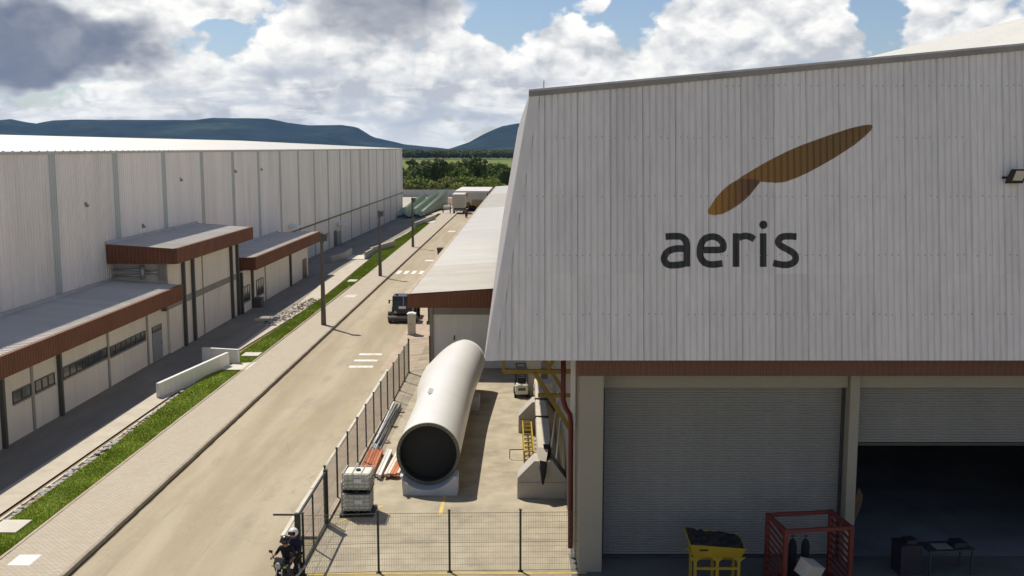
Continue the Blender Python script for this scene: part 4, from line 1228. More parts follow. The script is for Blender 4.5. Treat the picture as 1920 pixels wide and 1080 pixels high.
for i, (a, c) in enumerate(zip(k0, k0[1:])):
    for k in range(6):
        b.cur = 1 if (i < 3 and k in (0, 1, 2)) or i == 0 else 0
        b.face((a + k, a + (k + 1) % 6, c + (k + 1) % 6, c + k))
b.cur = 1; b.face([k0[0] + k for k in range(6)]); b.cur = 0; b.face([k0[-1] + k for k in range(6)])
b.build('shell', ['shell_cream', 'foam_black'], bs)
b = MB(); b.prism([(.0, .80), (.25, .77), (.32, .60), (.27, .30), (.1, .20)], .86, 1.1, 'y'); b.build('edge_foam', 'foam_black', bs)
for k, (y, dx) in enumerate(((5.0, .02), (8.2, 0))):
    b = MB(); b.box(-.29, .29, y, y + .05, .80, .90); b.build('strap', 'steel_dark', bs)
# white crates and boards at the far end of the shell
b = MB(); b.box(-.55, .55, -.5, .5, 0, .08); b.box(-.55, .55, -.5, .5, .1, 1.45)
for z in (.45, .8, 1.15): b.box(-.57, .57, -.52, .52, z, z + .06)
o = b.build('wooden_crate', 'pale_board', loc=(.9, 53.0, 0)); tag(o, 'pale crate standing at the far end of the blade shell', 'crate')
b = MB(); b.box(-.4, .4, -.35, .35, 0, 1.9); b.box(-.42, .42, -.37, .37, 1.9, 1.98)
o = b.build('tall_crate', 'pale_board', loc=(.35, 56.2, 0)); tag(o, 'tall pale crate beside the small forklift in the shade', 'crate')
# yellow lattice frame
yr = empty('lattice_frame', (.05, 43.1, 0), .02); tag(yr, 'yellow steel lattice frame lying between the concrete supports', 'steel frame')
for x in (-.18, .22):
    for z in (.05, .62): b = MB(); b.bar((x, 0, z), (x, 5.6, z), .055); b.build('chord', 'yellow_steel', yr)
for k in range(9):
    y = .1 + k * .67
    b = MB(); b.bar((-.18, y, .05), (-.18, y, .62), .045); b.bar((.22, y, .05), (.22, y, .62), .045); b.bar((-.18, y, .62), (.22, y, .62), .045); b.bar((-.18, y, .05), (.22, y, .05), .045)
    b.build('rung', 'yellow_steel', yr)
b = MB(); b.bar((-.35, 0, .02), (-.35, 0, .42), .035); b.bar((.3, .05, .02), (.3, .05, .42), .035); b.bar((-.35, 0, .42), (.3, .05, .42), .035)
o = b.build('steel_hoop', 'steel_dark', loc=(-.42, 44.1, 0)); tag(o, 'small dark steel hoop standing left of the yellow lattice frame', 'hoop')
# bits and pieces by the factory wall
b = MB(); rnd = random.Random(8)
for k in range(16):
    b.obox((1.25 + rnd.uniform(-.2, .2), 50.5 + rnd.uniform(-1.2, 1.2), rnd.uniform(.1, .6)), rnd.uniform(.1, .35), rnd.uniform(.1, .5), rnd.uniform(.1, .4), Matrix.Rotation(rnd.uniform(0, 3), 3, 'Z'))
o = b.build('scrap_pile', 'steel_dark'); tag(o, 'pile of dark scrap parts against the factory wall behind the shell', 'scrap')
b = MB(); b.bar((1.2, 43.0, .0), (1.42, 43.3, 2.2), .06)
o = b.build('leaning_tube', 'white_paint'); tag(o, 'nearer thin white tube leaning on the factory side wall', 'tube', 'tubes leaning on the wall')
b = MB(); b.bar((1.08, 45.8, 0), (1.38, 45.9, 2.6), .06)
o = b.build('leaning_tube', 'white_paint'); tag(o, 'farther thin white tube leaning on the factory side wall', 'tube', 'tubes leaning on the wall')

# small forklift
fk = empty('forklift', (-.30, 55.2, 0), .05); tag(fk, 'small dark forklift with pale counterweight in the yard', 'forklift')
b = MB(); b.box(-.36, .36, 0.05, .75, .18, .72); b.build('counterweight', 'white_plastic', fk, bevel=.08)
b = MB(); b.box(-.36, .36, .75, 1.5, .16, .50); b.build('chassis', 'truck_dark', fk, bevel=.03)
b = MB(); b.box(-.22, .22, .6, 1.0, .5, .72); b.box(-.22, .22, .5, .62, .72, 1.05); b.build('seat', 'black_plastic', fk, bevel=.03)
b = MB()
for x in (-.33, .33):
    b.bar((x, .35, .70), (x, .42, 1.52), .05); b.bar((x, 1.38, .45), (x, 1.2, 1.52), .05); b.bar((x, .42, 1.52), (x, 1.2, 1.52), .05)
for k in range(6): b.bar((-.33, .42 + k * .155, 1.52), (.33, .42 + k * .155, 1.52), .03)
b.build('overhead_guard', 'truck_dark', fk)
b = MB()
for x in (-.25, .25): b.bar((x, 1.58, .05), (x, 1.58, 1.65), .08)
for z in (.1, .9, 1.6): b.bar((-.25, 1.58, z), (.25, 1.58, z), .07)
b.build('mast', 'steel_dark', fk)
for x in (-.18, .18):
    b = MB(); b.box(x - .05, x + .05, 1.62, 2.5, .06, .10); b.build('fork', 'steel_dark', fk)
for x in (-.34, .34):
    for y in (.28, 1.3):
        b = MB(); b.tube([(x - .07, y, .18), (x + .07, y, .18)], .18, 14); b.build('wheel', 'rubber', fk)
b = MB(); b.box(-.2, .2, .03, .05, .42, .56); b.build('label_plate', 'lamp_grey', fk)

# ---------------------------------------------------------------- stacked IBC totes, boards, pipes
def tote(z, label, parent_loc, rz, seed):
    r = empty('ibc_tote', (parent_loc[0], parent_loc[1], z), rz); tag(r, label, 'tote', 'caged plastic totes stacked by the gate')
    w = .5; h = .74
    b = MB(); b.box(-w, w, -w, w, 0, .03); b.box(-w, w, -w, w, .10, .13)
    for x in (-.44, 0, .44): b.box(x - .06, x + .06, -w + .02, w - .02, .03, .10)
    b.build('pallet', 'black_plastic', r)
    b = MB(); b.box(-w + .03, w - .03, -w + .03, w - .03, .135, h - .03); b.build('tank', 'white_plastic', r, bevel=.06)
    b = MB(); t = .012
    for k in range(6):
        p = -w + 2 * w * k / 5
        for s in (-w, w):
            b.box(p - t, p + t, s - t, s + t, .12, h); b.box(s - t * .9, s + t * .9, p - t, p + t, .12, h)
    for z2 in (.16, .30, .45, .60, h):
        for s in (-w, w):
            b.box(-w - t, w + t, s - t * 1.1, s + t * 1.1, z2 - t, z2 + t); b.box(s - t * 1.15, s + t * 1.15, -w, w, z2 - t * .95, z2 + t * .95)
    for p in (-.17, .17): b.box(p - t, p + t, -w, w, h - .02, h + .005)
    b.build('cage', 'galvanised', r)
    b = MB(); b.tube([(0, 0, h - .04), (0, 0, h + .03)], .09, 12); b.build('lid', 'black_plastic', r)
    b = MB(); b.box(-.08, .2, -w - .02, -w - .015, .4, .55); b.build('label_plate', 'white_paint', r)
    return r
tote(.10, 'lower caged white plastic tote of the stack by the gate', (-6.3, 37.3), .03, 1)
tote(.90, 'upper caged white plastic tote of the stack by the gate', (-6.28, 37.32), -.02, 2)
b = MB(); b.box(-.62, .62, -.6, .6, 0, .02); b.box(-.62, .62, -.6, .6, .06, .095)
for x in (-.5, 0, .5): b.box(x - .07, x + .07, -.58, .58, .02, .06)
o = b.build('pallet', 'black_plastic', loc=(-6.3, 37.3, 0)); tag(o, 'black pallet under the stacked totes', 'pallet')
b = MB(); b.box(-.03, .03, -.35, .35, 0, 1.1); o = b.build('plywood_sheet', 'pale_board', loc=(-6.95, 37.8, 0)); tag(o, 'pale plywood sheet standing left of the stacked totes', 'plywood')
# board stacks
def board_stack(u, v, n, L, rz, label, seed, cols):
    r = empty('board_stack', (u, v, 0), rz); tag(r, label, 'board stack', 'stacks of painted boards by the fence')
    rn = random.Random(seed)
    for y in (.25, L - .35):
        b = MB(); b.box(-.05, n * .125 + .02, y, y + .1, 0, .10); b.build('bearer', 'soil', r)
    for lay in range(2):
        for k in range(n):
            b = MB(); dy = rn.uniform(-.12, .12); b.box(k * .125, k * .125 + .105, dy, L + dy, .104 + lay * .075, .17 + lay * .075)
            b.build('board', cols[rn.randrange(len(cols))], r)
    return r
board_stack(-6.95, 41.4, 5, 3.3, 0.02, 'stack of orange boards next to the fence behind the totes', 1, ['orange_board', 'orange_board', 'pale_board'])
board_stack(-6.22, 41.1, 2, 3.6, 0.0, 'narrow stack of white boards between two orange stacks', 2, ['white_paint', 'pale_board'])
board_stack(-5.88, 41.25, 5, 3.2, -0.03, 'stack of orange boards nearest the open blade root', 3, ['orange_board', 'orange_board', 'orange_board', 'pale_board'])
# pipe bundle along the fence
r = empty('pipe_bundle', (-6.75, 45.2, 0), 0.0); tag(r, 'bundle of grey and white pipes lying along the fence', 'pipe bundle')
rn = random.Random(9)
for k in range(9):
    x = rn.uniform(-.28, .28); z = .06 + (k // 4) * .09; y0 = rn.uniform(-.4, .8); L = rn.uniform(6.5, 8.8)
    b = MB(); b.tube([(x, y0, z), (x + rn.uniform(-.12, .12), y0 + L, z + .02)], .045, 8); b.build('pipe', ['galvanised', 'white_paint', 'steel_dark'][k % 3], r, smooth=True)
for y in (1.2, 4.0, 6.8):
    b = MB(); b.box(-.4, .45, y, y + .08, 0, .05); b.build('bearer', 'soil', r)

# cabinet
cb = empty('utility_cabinet', (-8.45, 74.6, 0)); tag(cb, 'beige utility cabinet at the road edge beside the fence end', 'cabinet')
b = MB(); b.box(-.27, .27, -.25, .35, 0.08, 1.5); b.build('body', 'cabinet_paint', cb, bevel=.02)
b = MB(); b.prism([(-.31, 1.5), (.31, 1.5), (.31, 1.56), (0, 1.64), (-.31, 1.56)], -.3, .4, 'y'); b.build('cap', 'white_paint', cb)
b = MB(); b.box(-.25, -.01, -.27, -.252, .15, 1.45); d = b.build('door', 'cabinet_paint', cb); b = MB(); b.box(.01, .25, -.27, -.252, .15, 1.45); b.build('door', 'cabinet_paint', cb)
b = MB(); b.box(-.05, -.03, -.29, -.27, .75, .9); b.build('handle', 'steel_dark', d)
b = MB(); b.box(-.3, .3, -.28, .38, 0, .08); b.build('plinth', 'pale_concrete', cb)

# ---------------------------------------------------------------- dark utility truck on the road
tk = empty('utility_truck', (-9.75, 79.5, 0), 0.02); tag(tk, 'dark utility truck parked on the road beside the shed', 'truck')
b = MB(); b.box(-.95, .95, .1, 4.2, .42, .62); b.build('chassis', 'truck_dark', tk)
b = MB(); b.box(-1.12, 1.12, -.12, .55, .40, .56); b.build('bumper', 'truck_deck', tk, bevel=.03)
b = MB(); b.box(-1.05, 1.05, -.08, .45, .16, .395); b.build('skirt', 'truck_dark', tk)
b = MB(); b.prism([(.35, .63), (2.1, .63), (2.1, 2.05), (.55, 2.05), (.38, 1.35)], -.78, .78, 'x'); cab = b.build('cab', 'truck_dark', tk, bevel=.05)
b = MB(); b.v += [(-.68, .40, 1.38), (.68, .40, 1.38), (.64, .545, 1.96), (-.64, .545, 1.96)]; b.face((0, 1, 2, 3)); b.v = [(x, y - .015, z) for x, y, z in b.v]; b.build('windscreen', 'glass', cab)
b = MB(); b.box(-.28, .28, .32, .345, 1.08, 1.28); b.build('placard', 'white_paint', cab)
for s in (-1, 1):
    b = MB(); b.box(s * .785, s * .795, .75, 1.7, 1.3, 1.9); b.build('side_window', 'glass', cab)
    b = MB(); b.tube([(s * .55, .33, .80), (s * .55, .30, .80)], .12, 14); b.build('headlight', 'lamp_glass', cab)
    b = MB(); b.bar((s * .78, .5, 1.7), (s * 1.0, .35, 1.72), .03); b.box(s * 1.0 - .06, s * 1.0 + .06, .32, .37, 1.5, 1.8); b.build('mirror', 'black_plastic', cab)
    for y in (.55, 3.3):
        w = empty('wheel', (s * .98, y, .42)); w.parent = tk
        b = MB(); b.tube([(-.13, 0, 0), (.13, 0, 0)], .42, 18); b.build('tyre', 'rubber', w)
        b = MB(); b.tube([(-.14, 0, 0), (.14, 0, 0)], .22, 14); b.build('rim', 'truck_deck', w)
b = MB(); b.tube([(-.45, .9, 2.06), (-.45, .9, 2.2)], .09, 10); b.build('beacon', 'lamp_grey', cab)
b = MB(); b.box(-.95, .95, 2.25, 4.4, .64, 1.25); b.build('load_bed', 'truck_dark', tk, bevel=.03)
b = MB(); b.bar((.1, .32, 1.3), (.1, .3, 2.5), .02); b.build('aerial', 'chrome', tk)

# dark bin further along the road
wb = empty('waste_bin', (-10.6, 128.2, 0)); tag(wb, 'dark waste container standing at the far road edge by the shed roof', 'bin')
b = MB(); b.prism([(-.5, .18), (.5, .18), (.62, 1.15), (-.62, 1.15)], -.5, .5, 'y'); b.build('body', 'green_door', wb)
b = MB(); b.box(-.66, .66, -.55, .55, 1.155, 1.24); b.build('lid', 'green_door', wb)
for x in (-.45, .45):
    b = MB(); b.tube([(x - .04, -.4, .1), (x + .04, -.4, .1)], .1, 10); b.tube([(x - .04, .4, .1), (x + .04, .4, .1)], .1, 10); b.build('castor', 'rubber', wb)

# ---------------------------------------------------------------- people and motorcycle
def make_body(name, J, cloth, parent, head_r=.105):
    """J: joint name -> point. One skinned surface; cloth: (upper, lower, shoe) materials"""
    names = []; pts = []; rad = []; edges = []
    def add(n, p, r):
        names.append(n); pts.append(tuple(p)); rad.append(r); return len(pts) - 1
    pel = add('pelvis', J['pelvis'], .145)
    wai = add('waist', Vector(J['pelvis']).lerp(Vector(J['chest']), .5), .135)
    che = add('chest', J['chest'], .155)
    nek = add('neck', J['neck'], .06)
    hd = Vector(J['head'])
    hea = add('head', hd, head_r); top = add('head', hd + Vector((0, 0, .07)), head_r * .8)
    edges += [(pel, wai), (wai, che), (che, nek), (nek, hea), (hea, top)]
    for s in 'LR':
        a = add('upper', J['sh' + s], .068); e = add('upper', J['el' + s], .05); w = add('skin', J['wr' + s], .032)
        edges += [(che, a), (a, e), (e, w)]
        wv = Vector(J['wr' + s]); d = (wv - Vector(J['el' + s])).normalized()
        side = d.cross(Vector((0, 0, 1)))
        side = side.normalized() if side.length > .1 else Vector((1, 0, 0))
        palm = add('skin', wv + d * .06, .034); edges.append((w, palm))
        dn = side.cross(d).normalized()
        for k, L in enumerate((.075, .085, .08, .065)):
            b0 = wv + d * .10 + side * (-.03 + .02 * k)
            f1 = add('skin', b0, .010); f2 = add('skin', b0 + d * L * .5 - dn * .02, .009); f3 = add('skin', b0 + d * L * .6 - dn * .055, .008)
            edges += [(palm, f1), (f1, f2), (f2, f3)]
        t1 = add('skin', wv + d * .05 + side * -.05, .011); t2 = add('skin', wv + d * .10 + side * -.062 - dn * .02, .010)
        edges += [(palm, t1), (t1, t2)]
        h = add('lower', J['hi' + s], .10); k_ = add('lower', J['kn' + s], .065); an = add('lower', J['an' + s], .045); to = add('shoe', J['to' + s], .042)
        edges += [(pel, h), (h, k_), (k_, an), (an, to)]
    me = bpy.data.meshes.new(name); me.from_pydata(pts, edges, [])
    o = bpy.data.objects.new(name, me); COL.objects.link(o)
    sk = o.modifiers.new('skin', 'SKIN'); sk.use_smooth_shade = True
    for i, q in enumerate(me.skin_vertices[0].data):
        q.radius = (rad[i], rad[i]); q.use_root = (i == pel)
    sb = o.modifiers.new('sub', 'SUBSURF'); sb.levels = 1; sb.render_levels = 1
    bpy.context.view_layer.update()
    dg = bpy.context.evaluated_depsgraph_get()
    me2 = bpy.data.meshes.new_from_object(o.evaluated_get(dg))
    bpy.data.objects.remove(o); 
    me2.name = name; me2.materials.clear()
    for m in ('skin', cloth[0], cloth[1], cloth[2]): me2.materials.append(MATS[m])
    reg = {'skin': 0, 'head': 0, 'neck': 0, 'chest': 1, 'waist': 1, 'upper': 1, 'pelvis': 2, 'lower': 2, 'shoe': 3}
    V = [Vector(p) for p in pts]
    for p in me2.polygons:
        c = p.center; best = None
        for (i, j) in edges:
            a, b_ = V[i], V[j]; ab = b_ - a; L2 = ab.length_squared
            t = max(0, min(1, (c - a).dot(ab) / L2)) if L2 else 0
            dd = (a + ab * t - c).length - (rad[i] * (1 - t) + rad[j] * t)
            if best is None or dd < best[0]: best = (dd, names[i] if t < .5 else names[j])
        p.material_index = reg[best[1]]; p.use_smooth = True
    o = bpy.data.objects.new(name, me2); COL.objects.link(o); o.parent = parent
    return o
def helmet(parent, c, m, rz=0):
    bm = bmesh.new(); bmesh.ops.create_uvsphere(bm, u_segments=20, v_segments=14, radius=.145)
    for v in bm.verts:
        v.co.y *= 1.12
        if v.co.z < -.09: v.co.z = -.09 + (v.co.z + .09) * .3
    # opening for the face at the front (-y)
    bmesh.ops.delete(bm, geom=[f for f in bm.faces if f.calc_center_median().y < -.09 and -.07 < f.calc_center_median().z < .055], context='FACES')
    me = bpy.data.meshes.new('helmet'); bm.to_mesh(me); bm.free(); me.materials.append(MATS[m])
    for p in me.polygons: p.use_smooth = True
    o = bpy.data.objects.new('helmet', me); COL.objects.link(o); o.parent = parent; o.location = c
    bb = MB(); bb.prism([(-.12, -.045), (.12, -.045), (.10, .05), (-.10, .05)], -.150, -.135, 'y'); v = bb.build('visor', 'glass', o)
    return o
def rider(loc, rz, y0, seat, lean, cloth, hm, label, reach=True):
    r = empty('person', loc, rz); tag(r, label, 'person', 'riders on the motorcycle')
    c = seat
    J = dict(pelvis=(0, y0, c + .08), chest=(0, y0 - lean * .8, c + .43), neck=(0, y0 - lean, c + .60), head=(0, y0 - lean - .02, c + .73))
    for s, n in ((-1, 'L'), (1, 'R')):
        J['sh' + n] = (s * .19, y0 - lean * .9, c + .50)
        if reach:
            J['el' + n] = (s * .33, y0 - lean + .0, c + .29); J['wr' + n] = (s * .335, y0 - lean - .17, c + .27)
        else:
            J['el' + n] = (s * .27, y0 - lean - .08, c + .24); J['wr' + n] = (s * .17, y0 - lean - .30, c + .20)
        J['hi' + n] = (s * .11, y0, c + .05); J['kn' + n] = (s * .21, y0 - .40, c + .02); J['an' + n] = (s * .20, y0 - .22, c - .42); J['to' + n] = (s * .20, y0 - .36, c - .47)
    bo = make_body('body', J, cloth, r)
    h = J['head']
    b = MB(); b.obox((h[0], h[1] - .105, h[2] - .005), .022, .03, .04); b.obox((-.035, h[1] - .098, h[2] + .02), .02, .01, .01); b.obox((.035, h[1] - .098, h[2] + .02), .02, .01, .01); b.obox((0, h[1] - .098, h[2] - .05), .04, .01, .008)
    b.build('face', 'skin', r)
    helmet(r, (h[0], h[1], h[2] + .03), hm)
    return r
def motorcycle(loc, rz, label, group=None):
    r = empty('motorcycle', loc, rz); tag(r, label, 'motorcycle', group)
    for y in (-.64, .62):
        w = empty('wheel', (0, y, .30)); w.parent = r
        b = MB(); nn = 24; 
        for k in range(nn):
            t = 2 * pi * k / nn
            for q in range(6):
                p = 2 * pi * q / 6; R = .255 + .048 * cos(p); b.v.append((.05 * sin(p), cos(t) * R, sin(t) * R))
        for k in range(nn):
            for q in range(6): b.face((k * 6 + q, k * 6 + (q + 1) % 6, ((k + 1) % nn) * 6 + (q + 1) % 6, ((k + 1) % nn) * 6 + q))
        b.build('tyre', 'rubber', w, smooth=True)
        b = MB(); b.tube([(-.06, 0, 0), (.06, 0, 0)], .05, 10)
        for k in range(10): b.bar((0, 0, 0), (0, cos(k * pi / 5) * .22, sin(k * pi / 5) * .22), .012)
        b.build('rim', 'chrome', w)
    b = MB(); b.bar((-.09, -.64, .3), (-.09, -.42, .95), .035); b.bar((.09, -.64, .3), (.09, -.42, .95), .035); b.build('fork', 'chrome', r)
    b = MB(); b.tube([(-.36, -.30, 1.06), (-.2, -.38, 1.02), (.2, -.38, 1.02), (.36, -.30, 1.06)], .016, 6); b.build('handlebar', 'black_plastic', r)
    b = MB(); b.prism([(-.40, .62), (-.05, .58), (.02, .80), (-.10, .90), (-.32, .86)], -.13, .13, 'x'); b.build('tank', 'black_plastic', r, bevel=.05)
    b = MB(); b.prism([(-.05, .76), (.75, .80), (.78, .87), (.35, .86), (-.03, .84)], -.13, .13, 'x'); b.build('seat', 'rubber', r, bevel=.03)
    b = MB(); b.prism([(-.30, .25), (.15, .25), (.18, .55), (-.25, .58)], -.12, .12, 'x'); b.build('engine', 'steel_dark', r, bevel=.03)
    b = MB(); b.bar((0, -.38, .85), (0, .15, .45), .06); b.bar((0, .1, .5), (0, .62, .32), .06); b.bar((.1, .2, .5), (.1, .7, .75), .03); b.bar((-.1, .2, .5), (-.1, .7, .75), .03); b.build('frame', 'black_plastic', r)
    b = MB(); b.tube([(.14, -.2, .28), (.16, .3, .28), (.16, .75, .42)], .04, 8); b.build('exhaust', 'chrome', r, smooth=True)
    b = MB(); b.tube([(0, -.50, .92), (0, -.60, .91)], .10, 14); hl = b.build('headlight', 'lamp_glass', r)
    b = MB(); b.prism([(-.56, .82), (-.46, .82), (-.40, 1.12), (-.44, 1.14), (-.58, .98)], -.16, .16, 'x'); b.build('fairing', 'black_plastic', r, bevel=.03)
    for s in (-1, 1):
        b = MB(); b.obox((s * .20, -.52, .88), .07, .06, .05); b.build('indicator', 'lime_paint', r)
        b = MB(); b.bar((s * .28, -.33, 1.05), (s * .34, -.36, 1.22), .015); b.obox((s * .36, -.36, 1.25), .12, .02, .08); b.build('mirror', 'black_plastic', r)
    b = MB(); b.tube([(0, -.95, .33), (0, -.88, .55), (0, -.66, .64), (0, -.42, .56)], .05, 6); b.build('mudguard', 'black_plastic', r)
    return r
ML = (-7.40, 30.6, 0); MR = -.30
motorcycle(ML, MR, 'black motorcycle with lime indicators beside the gate at the bottom')
rider(ML, MR, .02, .80, .10, ('black_cloth', 'grey_cloth', 'black_cloth'), 'helmet_black', 'person in black with dark helmet driving the motorcycle by the gate')
rider(ML, MR, .46, .87, .04, ('navy_cloth', 'black_cloth', 'black_cloth'), 'helmet_white', 'person in navy with white helmet riding pillion by the gate', False)
FLc = (-12.0, 202.5, 0)
motorcycle(FLc, pi - .1, 'tiny distant motorcycle on the road near the lorry')
rider(FLc, pi - .1, .05, .80, .10, ('red_cloth', 'grey_cloth', 'black_cloth'), 'helmet_black', 'distant person in red riding the far motorcycle')

# ---------------------------------------------------------------- things in front of the shutters
hp = empty('hopper_skip', B2W(6.3, 31.0), YAW); tag(hp, 'yellow steel hopper on legs filled with dark scrap before the closed shutter', 'hopper')
b = MB()
lo = [(-.72, -.42, 1.02), (.74, -.42, 1.02), (.74, .42, 1.02), (-.72, .42, 1.02)]
hi = [(-.84, -.50, 1.44), (.88, -.50, 1.31), (.86, .55, 1.40), (-.86, .55, 1.60)]
b.v += lo + hi
for q in ((0, 1, 5, 4), (1, 2, 6, 5), (2, 3, 7, 6), (3, 0, 4, 7), (3, 2, 1, 0)): b.face(q)
o = b.build('bin', 'yellow_steel', hp); m = o.modifiers.new('s', 'SOLIDIFY'); m.thickness = .03
b = MB(); G0 = 14; rn = random.Random(4)
for j in range(G0):
    for i in range(G0):
        s = i / (G0 - 1); t = j / (G0 - 1)
        p = Vector(hi[0]).lerp(Vector(hi[1]), s).lerp(Vector(hi[3]).lerp(Vector(hi[2]), s), t)
        c = Vector((0, 0.02, p.z)); p = c + (p - c) * .965
        b.v.append((p.x, p.y, p.z - .02 + rn.uniform(-.05, .07)))
for j in range(G0 - 1):
    for i in range(G0 - 1):
        k = j * G0 + i; b.face((k, k + 1, k + G0 + 1, k + G0))
b.build('scrap_fill', 'debris', hp)
for x in (-.66, .02, .68):
    for y in (-.40, .40):
        b = MB(); b.box(x - .045, x + .045, y - .04, y + .04, 0, 1.02)
        b.prism([(x - .2, 1.018), (x + .2, 1.018), (x + .05, .88), (x - .05, .88)], y - .03, y + .03, 'y'); b.build('leg', 'yellow_steel', hp)
for y in (-.40, .40):
    b = MB(); b.box(-.62, .64, y - .03, y + .03, .62, .70); b.build('cross_bar', 'yellow_steel', hp)
b = MB(); b.box(-.55, -.28, -.482, -.472, 1.24, 1.30); b.build('stencil', 'debris', hp)

cg = empty('gas_cage', B2W(9.12, 30.68), YAW + .14); tag(cg, 'red steel frame cage with slatted sides by the shutter column', 'cage')
hw, hd, hh = 1.04, .70, 2.2
for x in (-hw, hw):
    for y in (-hd, hd): b = MB(); b.box(x - .06, x + .06, y - .06, y + .06, 0, hh); b.build('post', 'red_steel', cg)
for q in [(-hw + .06, hw - .06, y - .05, y + .05, hh - .12, hh - .01) for y in (-hd, hd)] + [(x - .055, x + .055, -hd + .06, hd - .06, hh - .121, hh - .012) for x in (-hw, hw)] + [(x - .05, x + .05, -hd + .06, hd - .06, .1, .2) for x in (-hw, hw)] + [(-hw + .06, hw - .06, hd - .05, hd + .05, .1, .2)]:
    b = MB(); b.box(*q); b.build('rail', 'red_steel', cg)
for x in (-hw, hw):
    for k in range(9):
        b = MB(); z = .25 + k * .21; b.bar((x, -hd + .05, z), (x, hd - .05, z + .18), .035, .07); b.build('slat', 'red_steel', cg)
def cylinder(x, y, label):
    p = cg.matrix_basis @ Vector((x, y, 0)); r = empty('gas_cylinder', p); tag(r, label, 'gas cylinder', 'gas cylinders in the red cage')
    b = MB(); b.tube([(0, 0, .01), (0, 0, 1.25), (0, 0, 1.38), (0, 0, 1.46)], [.13, .13, .10, .04], 14); b.build('tank', 'foam_black', r, smooth=True)
    b = MB(); b.tube([(0, 0, 1.44), (0, 0, 1.58)], .025, 8); b.box(-.06, .06, -.02, .02, 1.53, 1.57); b.build('valve', 'steel_dark', r)
cg.matrix_basis = Matrix.Translation(cg.location) @ Matrix.Rotation(YAW + .14, 4, 'Z')
cylinder(-.35, .35, 'dark gas cylinder on the left inside the red cage')
cylinder(.05, .30, 'dark gas cylinder in the middle of the red cage')
o = MB(); o.tube([(0, 0, .01), (0, 0, .45)], .26, 16); o = o.build('small_drum', 'magenta', loc=B2W(9.02, 29.98)); tag(o, 'small dark red drum under the white box at the red cage', 'drum')
b = MB(); b.obox((0, 0, 0), .62, .50, .46); b.obox((0, 0, .233), .64, .52, .012); o = b.build('white_box', 'box_card', loc=B2W(8.98, 29.98, .88)); o.rotation_euler = (.25, .35, .6); tag(o, 'tilted white box at the front of the red cage', 'box')
# inside and before the open doorway
wb2 = empty('work_table', B2W(13.9, 31.9), YAW + .1); tag(wb2, 'dark work table with papers in the open doorway', 'table')
b = MB(); b.box(-.75, .75, -.4, .4, .82, .87); b.build('tabletop', 'steel_dark', wb2)
for x in (-.7, .7):
    for y in (-.35, .35):
        b = MB(); b.box(x - .03, x + .03, y - .03, y + .03, 0, .82); b.build('leg', 'steel_dark', wb2)
b = MB(); b.box(-.45, .1, -.25, .2, .872, .885); b.build('paper', 'grey_band', wb2)
b = MB(); b.box(.2, .6, -.2, .25, .872, 1.02); b.build('tool_case', 'truck_dark', wb2)
b = MB(); b.box(-.35, .35, -.35, .35, 0, .95); b.box(-.37, .37, -.37, .37, .95, 1.0); b.box(-.1, .25, -.2, .2, 1.0, 1.12)
o = b.build('tool_chest', 'truck_dark', loc=B2W(12.65, 31.9)); o.rotation_euler = (0, 0, .1); tag(o, 'dark tool chest left of the work table in the doorway', 'tool chest')
b = MB()
for k in range(9):
    t = k / 8; b.v += [(.55 * sin(t * 1.5), 0, .2 + 1.9 * t * (1 - .15 * t)), (.55 * sin(t * 1.5) - .45 * (1 - t * .7), .08, .2 + 1.9 * t)]
for k in range(8): b.face((2 * k, 2 * k + 1, 2 * k + 3, 2 * k + 2))
o = b.build('rusty_plate', 'brown_door', loc=B2W(11.35, 34.0)); m = o.modifiers.new('s', 'SOLIDIFY'); m.thickness = .03; tag(o, 'curved rusty plate standing just inside the open doorway', 'plate')

# ---------------------------------------------------------------- far end of the street
lr = empty('lorry', (-14.3, 214.5, 0), .02); tag(lr, 'white box lorry at the far end of the street', 'lorry')
b = MB(); b.box(-1.3, 1.3, 0, 8.5, 1.15, 4.0); b.build('cargo_box', 'lorry_white', lr, bevel=.05)
for x in (-.65, .65):
    b = MB(); b.box(x - .62, x + .62, -.03, -.004, 1.2, 3.95); d = b.build('rear_door', 'cabinet_paint', lr)
    b = MB(); b.bar((x * .3, -.05, 1.3), (x * .3, -.05, 3.8), .04); b.build('lock_rod', 'galvanised', d)
b = MB(); b.box(-1.1, 1.1, .2, 11, .75, 1.13); b.build('chassis', 'steel_dark', lr)
b = MB(); b.box(-1.2, 1.2, -.05, .1, .55, .85); b.build('rear_bumper', 'grey_wall', lr)
b = MB(); b.box(-1.2, 1.2, 8.9, 11, .8, 3.1); cb2 = b.build('cab', 'white_paint', lr, bevel=.1)
b = MB(); b.box(-1.1, 1.1, 11.0, 11.02, 1.9, 2.9); b.build('windscreen', 'glass', cb2)
for x in (-1.0, 1.0):
    for y in (1.2, 2.4, 9.8):
        w = empty('wheel', (x, y, .48)); w.parent = lr
        b = MB(); b.tube([(-.16, 0, 0), (.16, 0, 0)], .48, 16); b.build('tyre', 'rubber', w)
        b = MB(); b.tube([(-.17, 0, 0), (.17, 0, 0)], .25, 12); b.build('rim', 'galvanised', w)
ct = empty('flatbed_cart', (-16.9, 216.0, 0), .05); tag(ct, 'low flatbed cart with loads left of the lorry', 'cart')
b = MB(); b.box(-.9, .9, 0, 3, .75, .9); b.build('deck', 'steel_dark', ct)
for x in (-.75, .75):
    for y in (.5, 2.5):
        b = MB(); b.tube([(x - .08, y, .36), (x + .08, y, .36)], .36, 14); b.build('wheel', 'rubber', ct)
b = MB(); b.box(-.8, .8, .2, 1.4, .905, 1.5); b.build('load', 'white_paint', ct); 
b = MB(); b.box(-.85, -.78, 0, 3, .9, 2.0); b.box(.78, .85, 0, 3, .9, 2.0); b.box(-.78, .78, 2.9, 2.97, 1.9, 2.0); b.build('stake', 'steel_dark', ct)
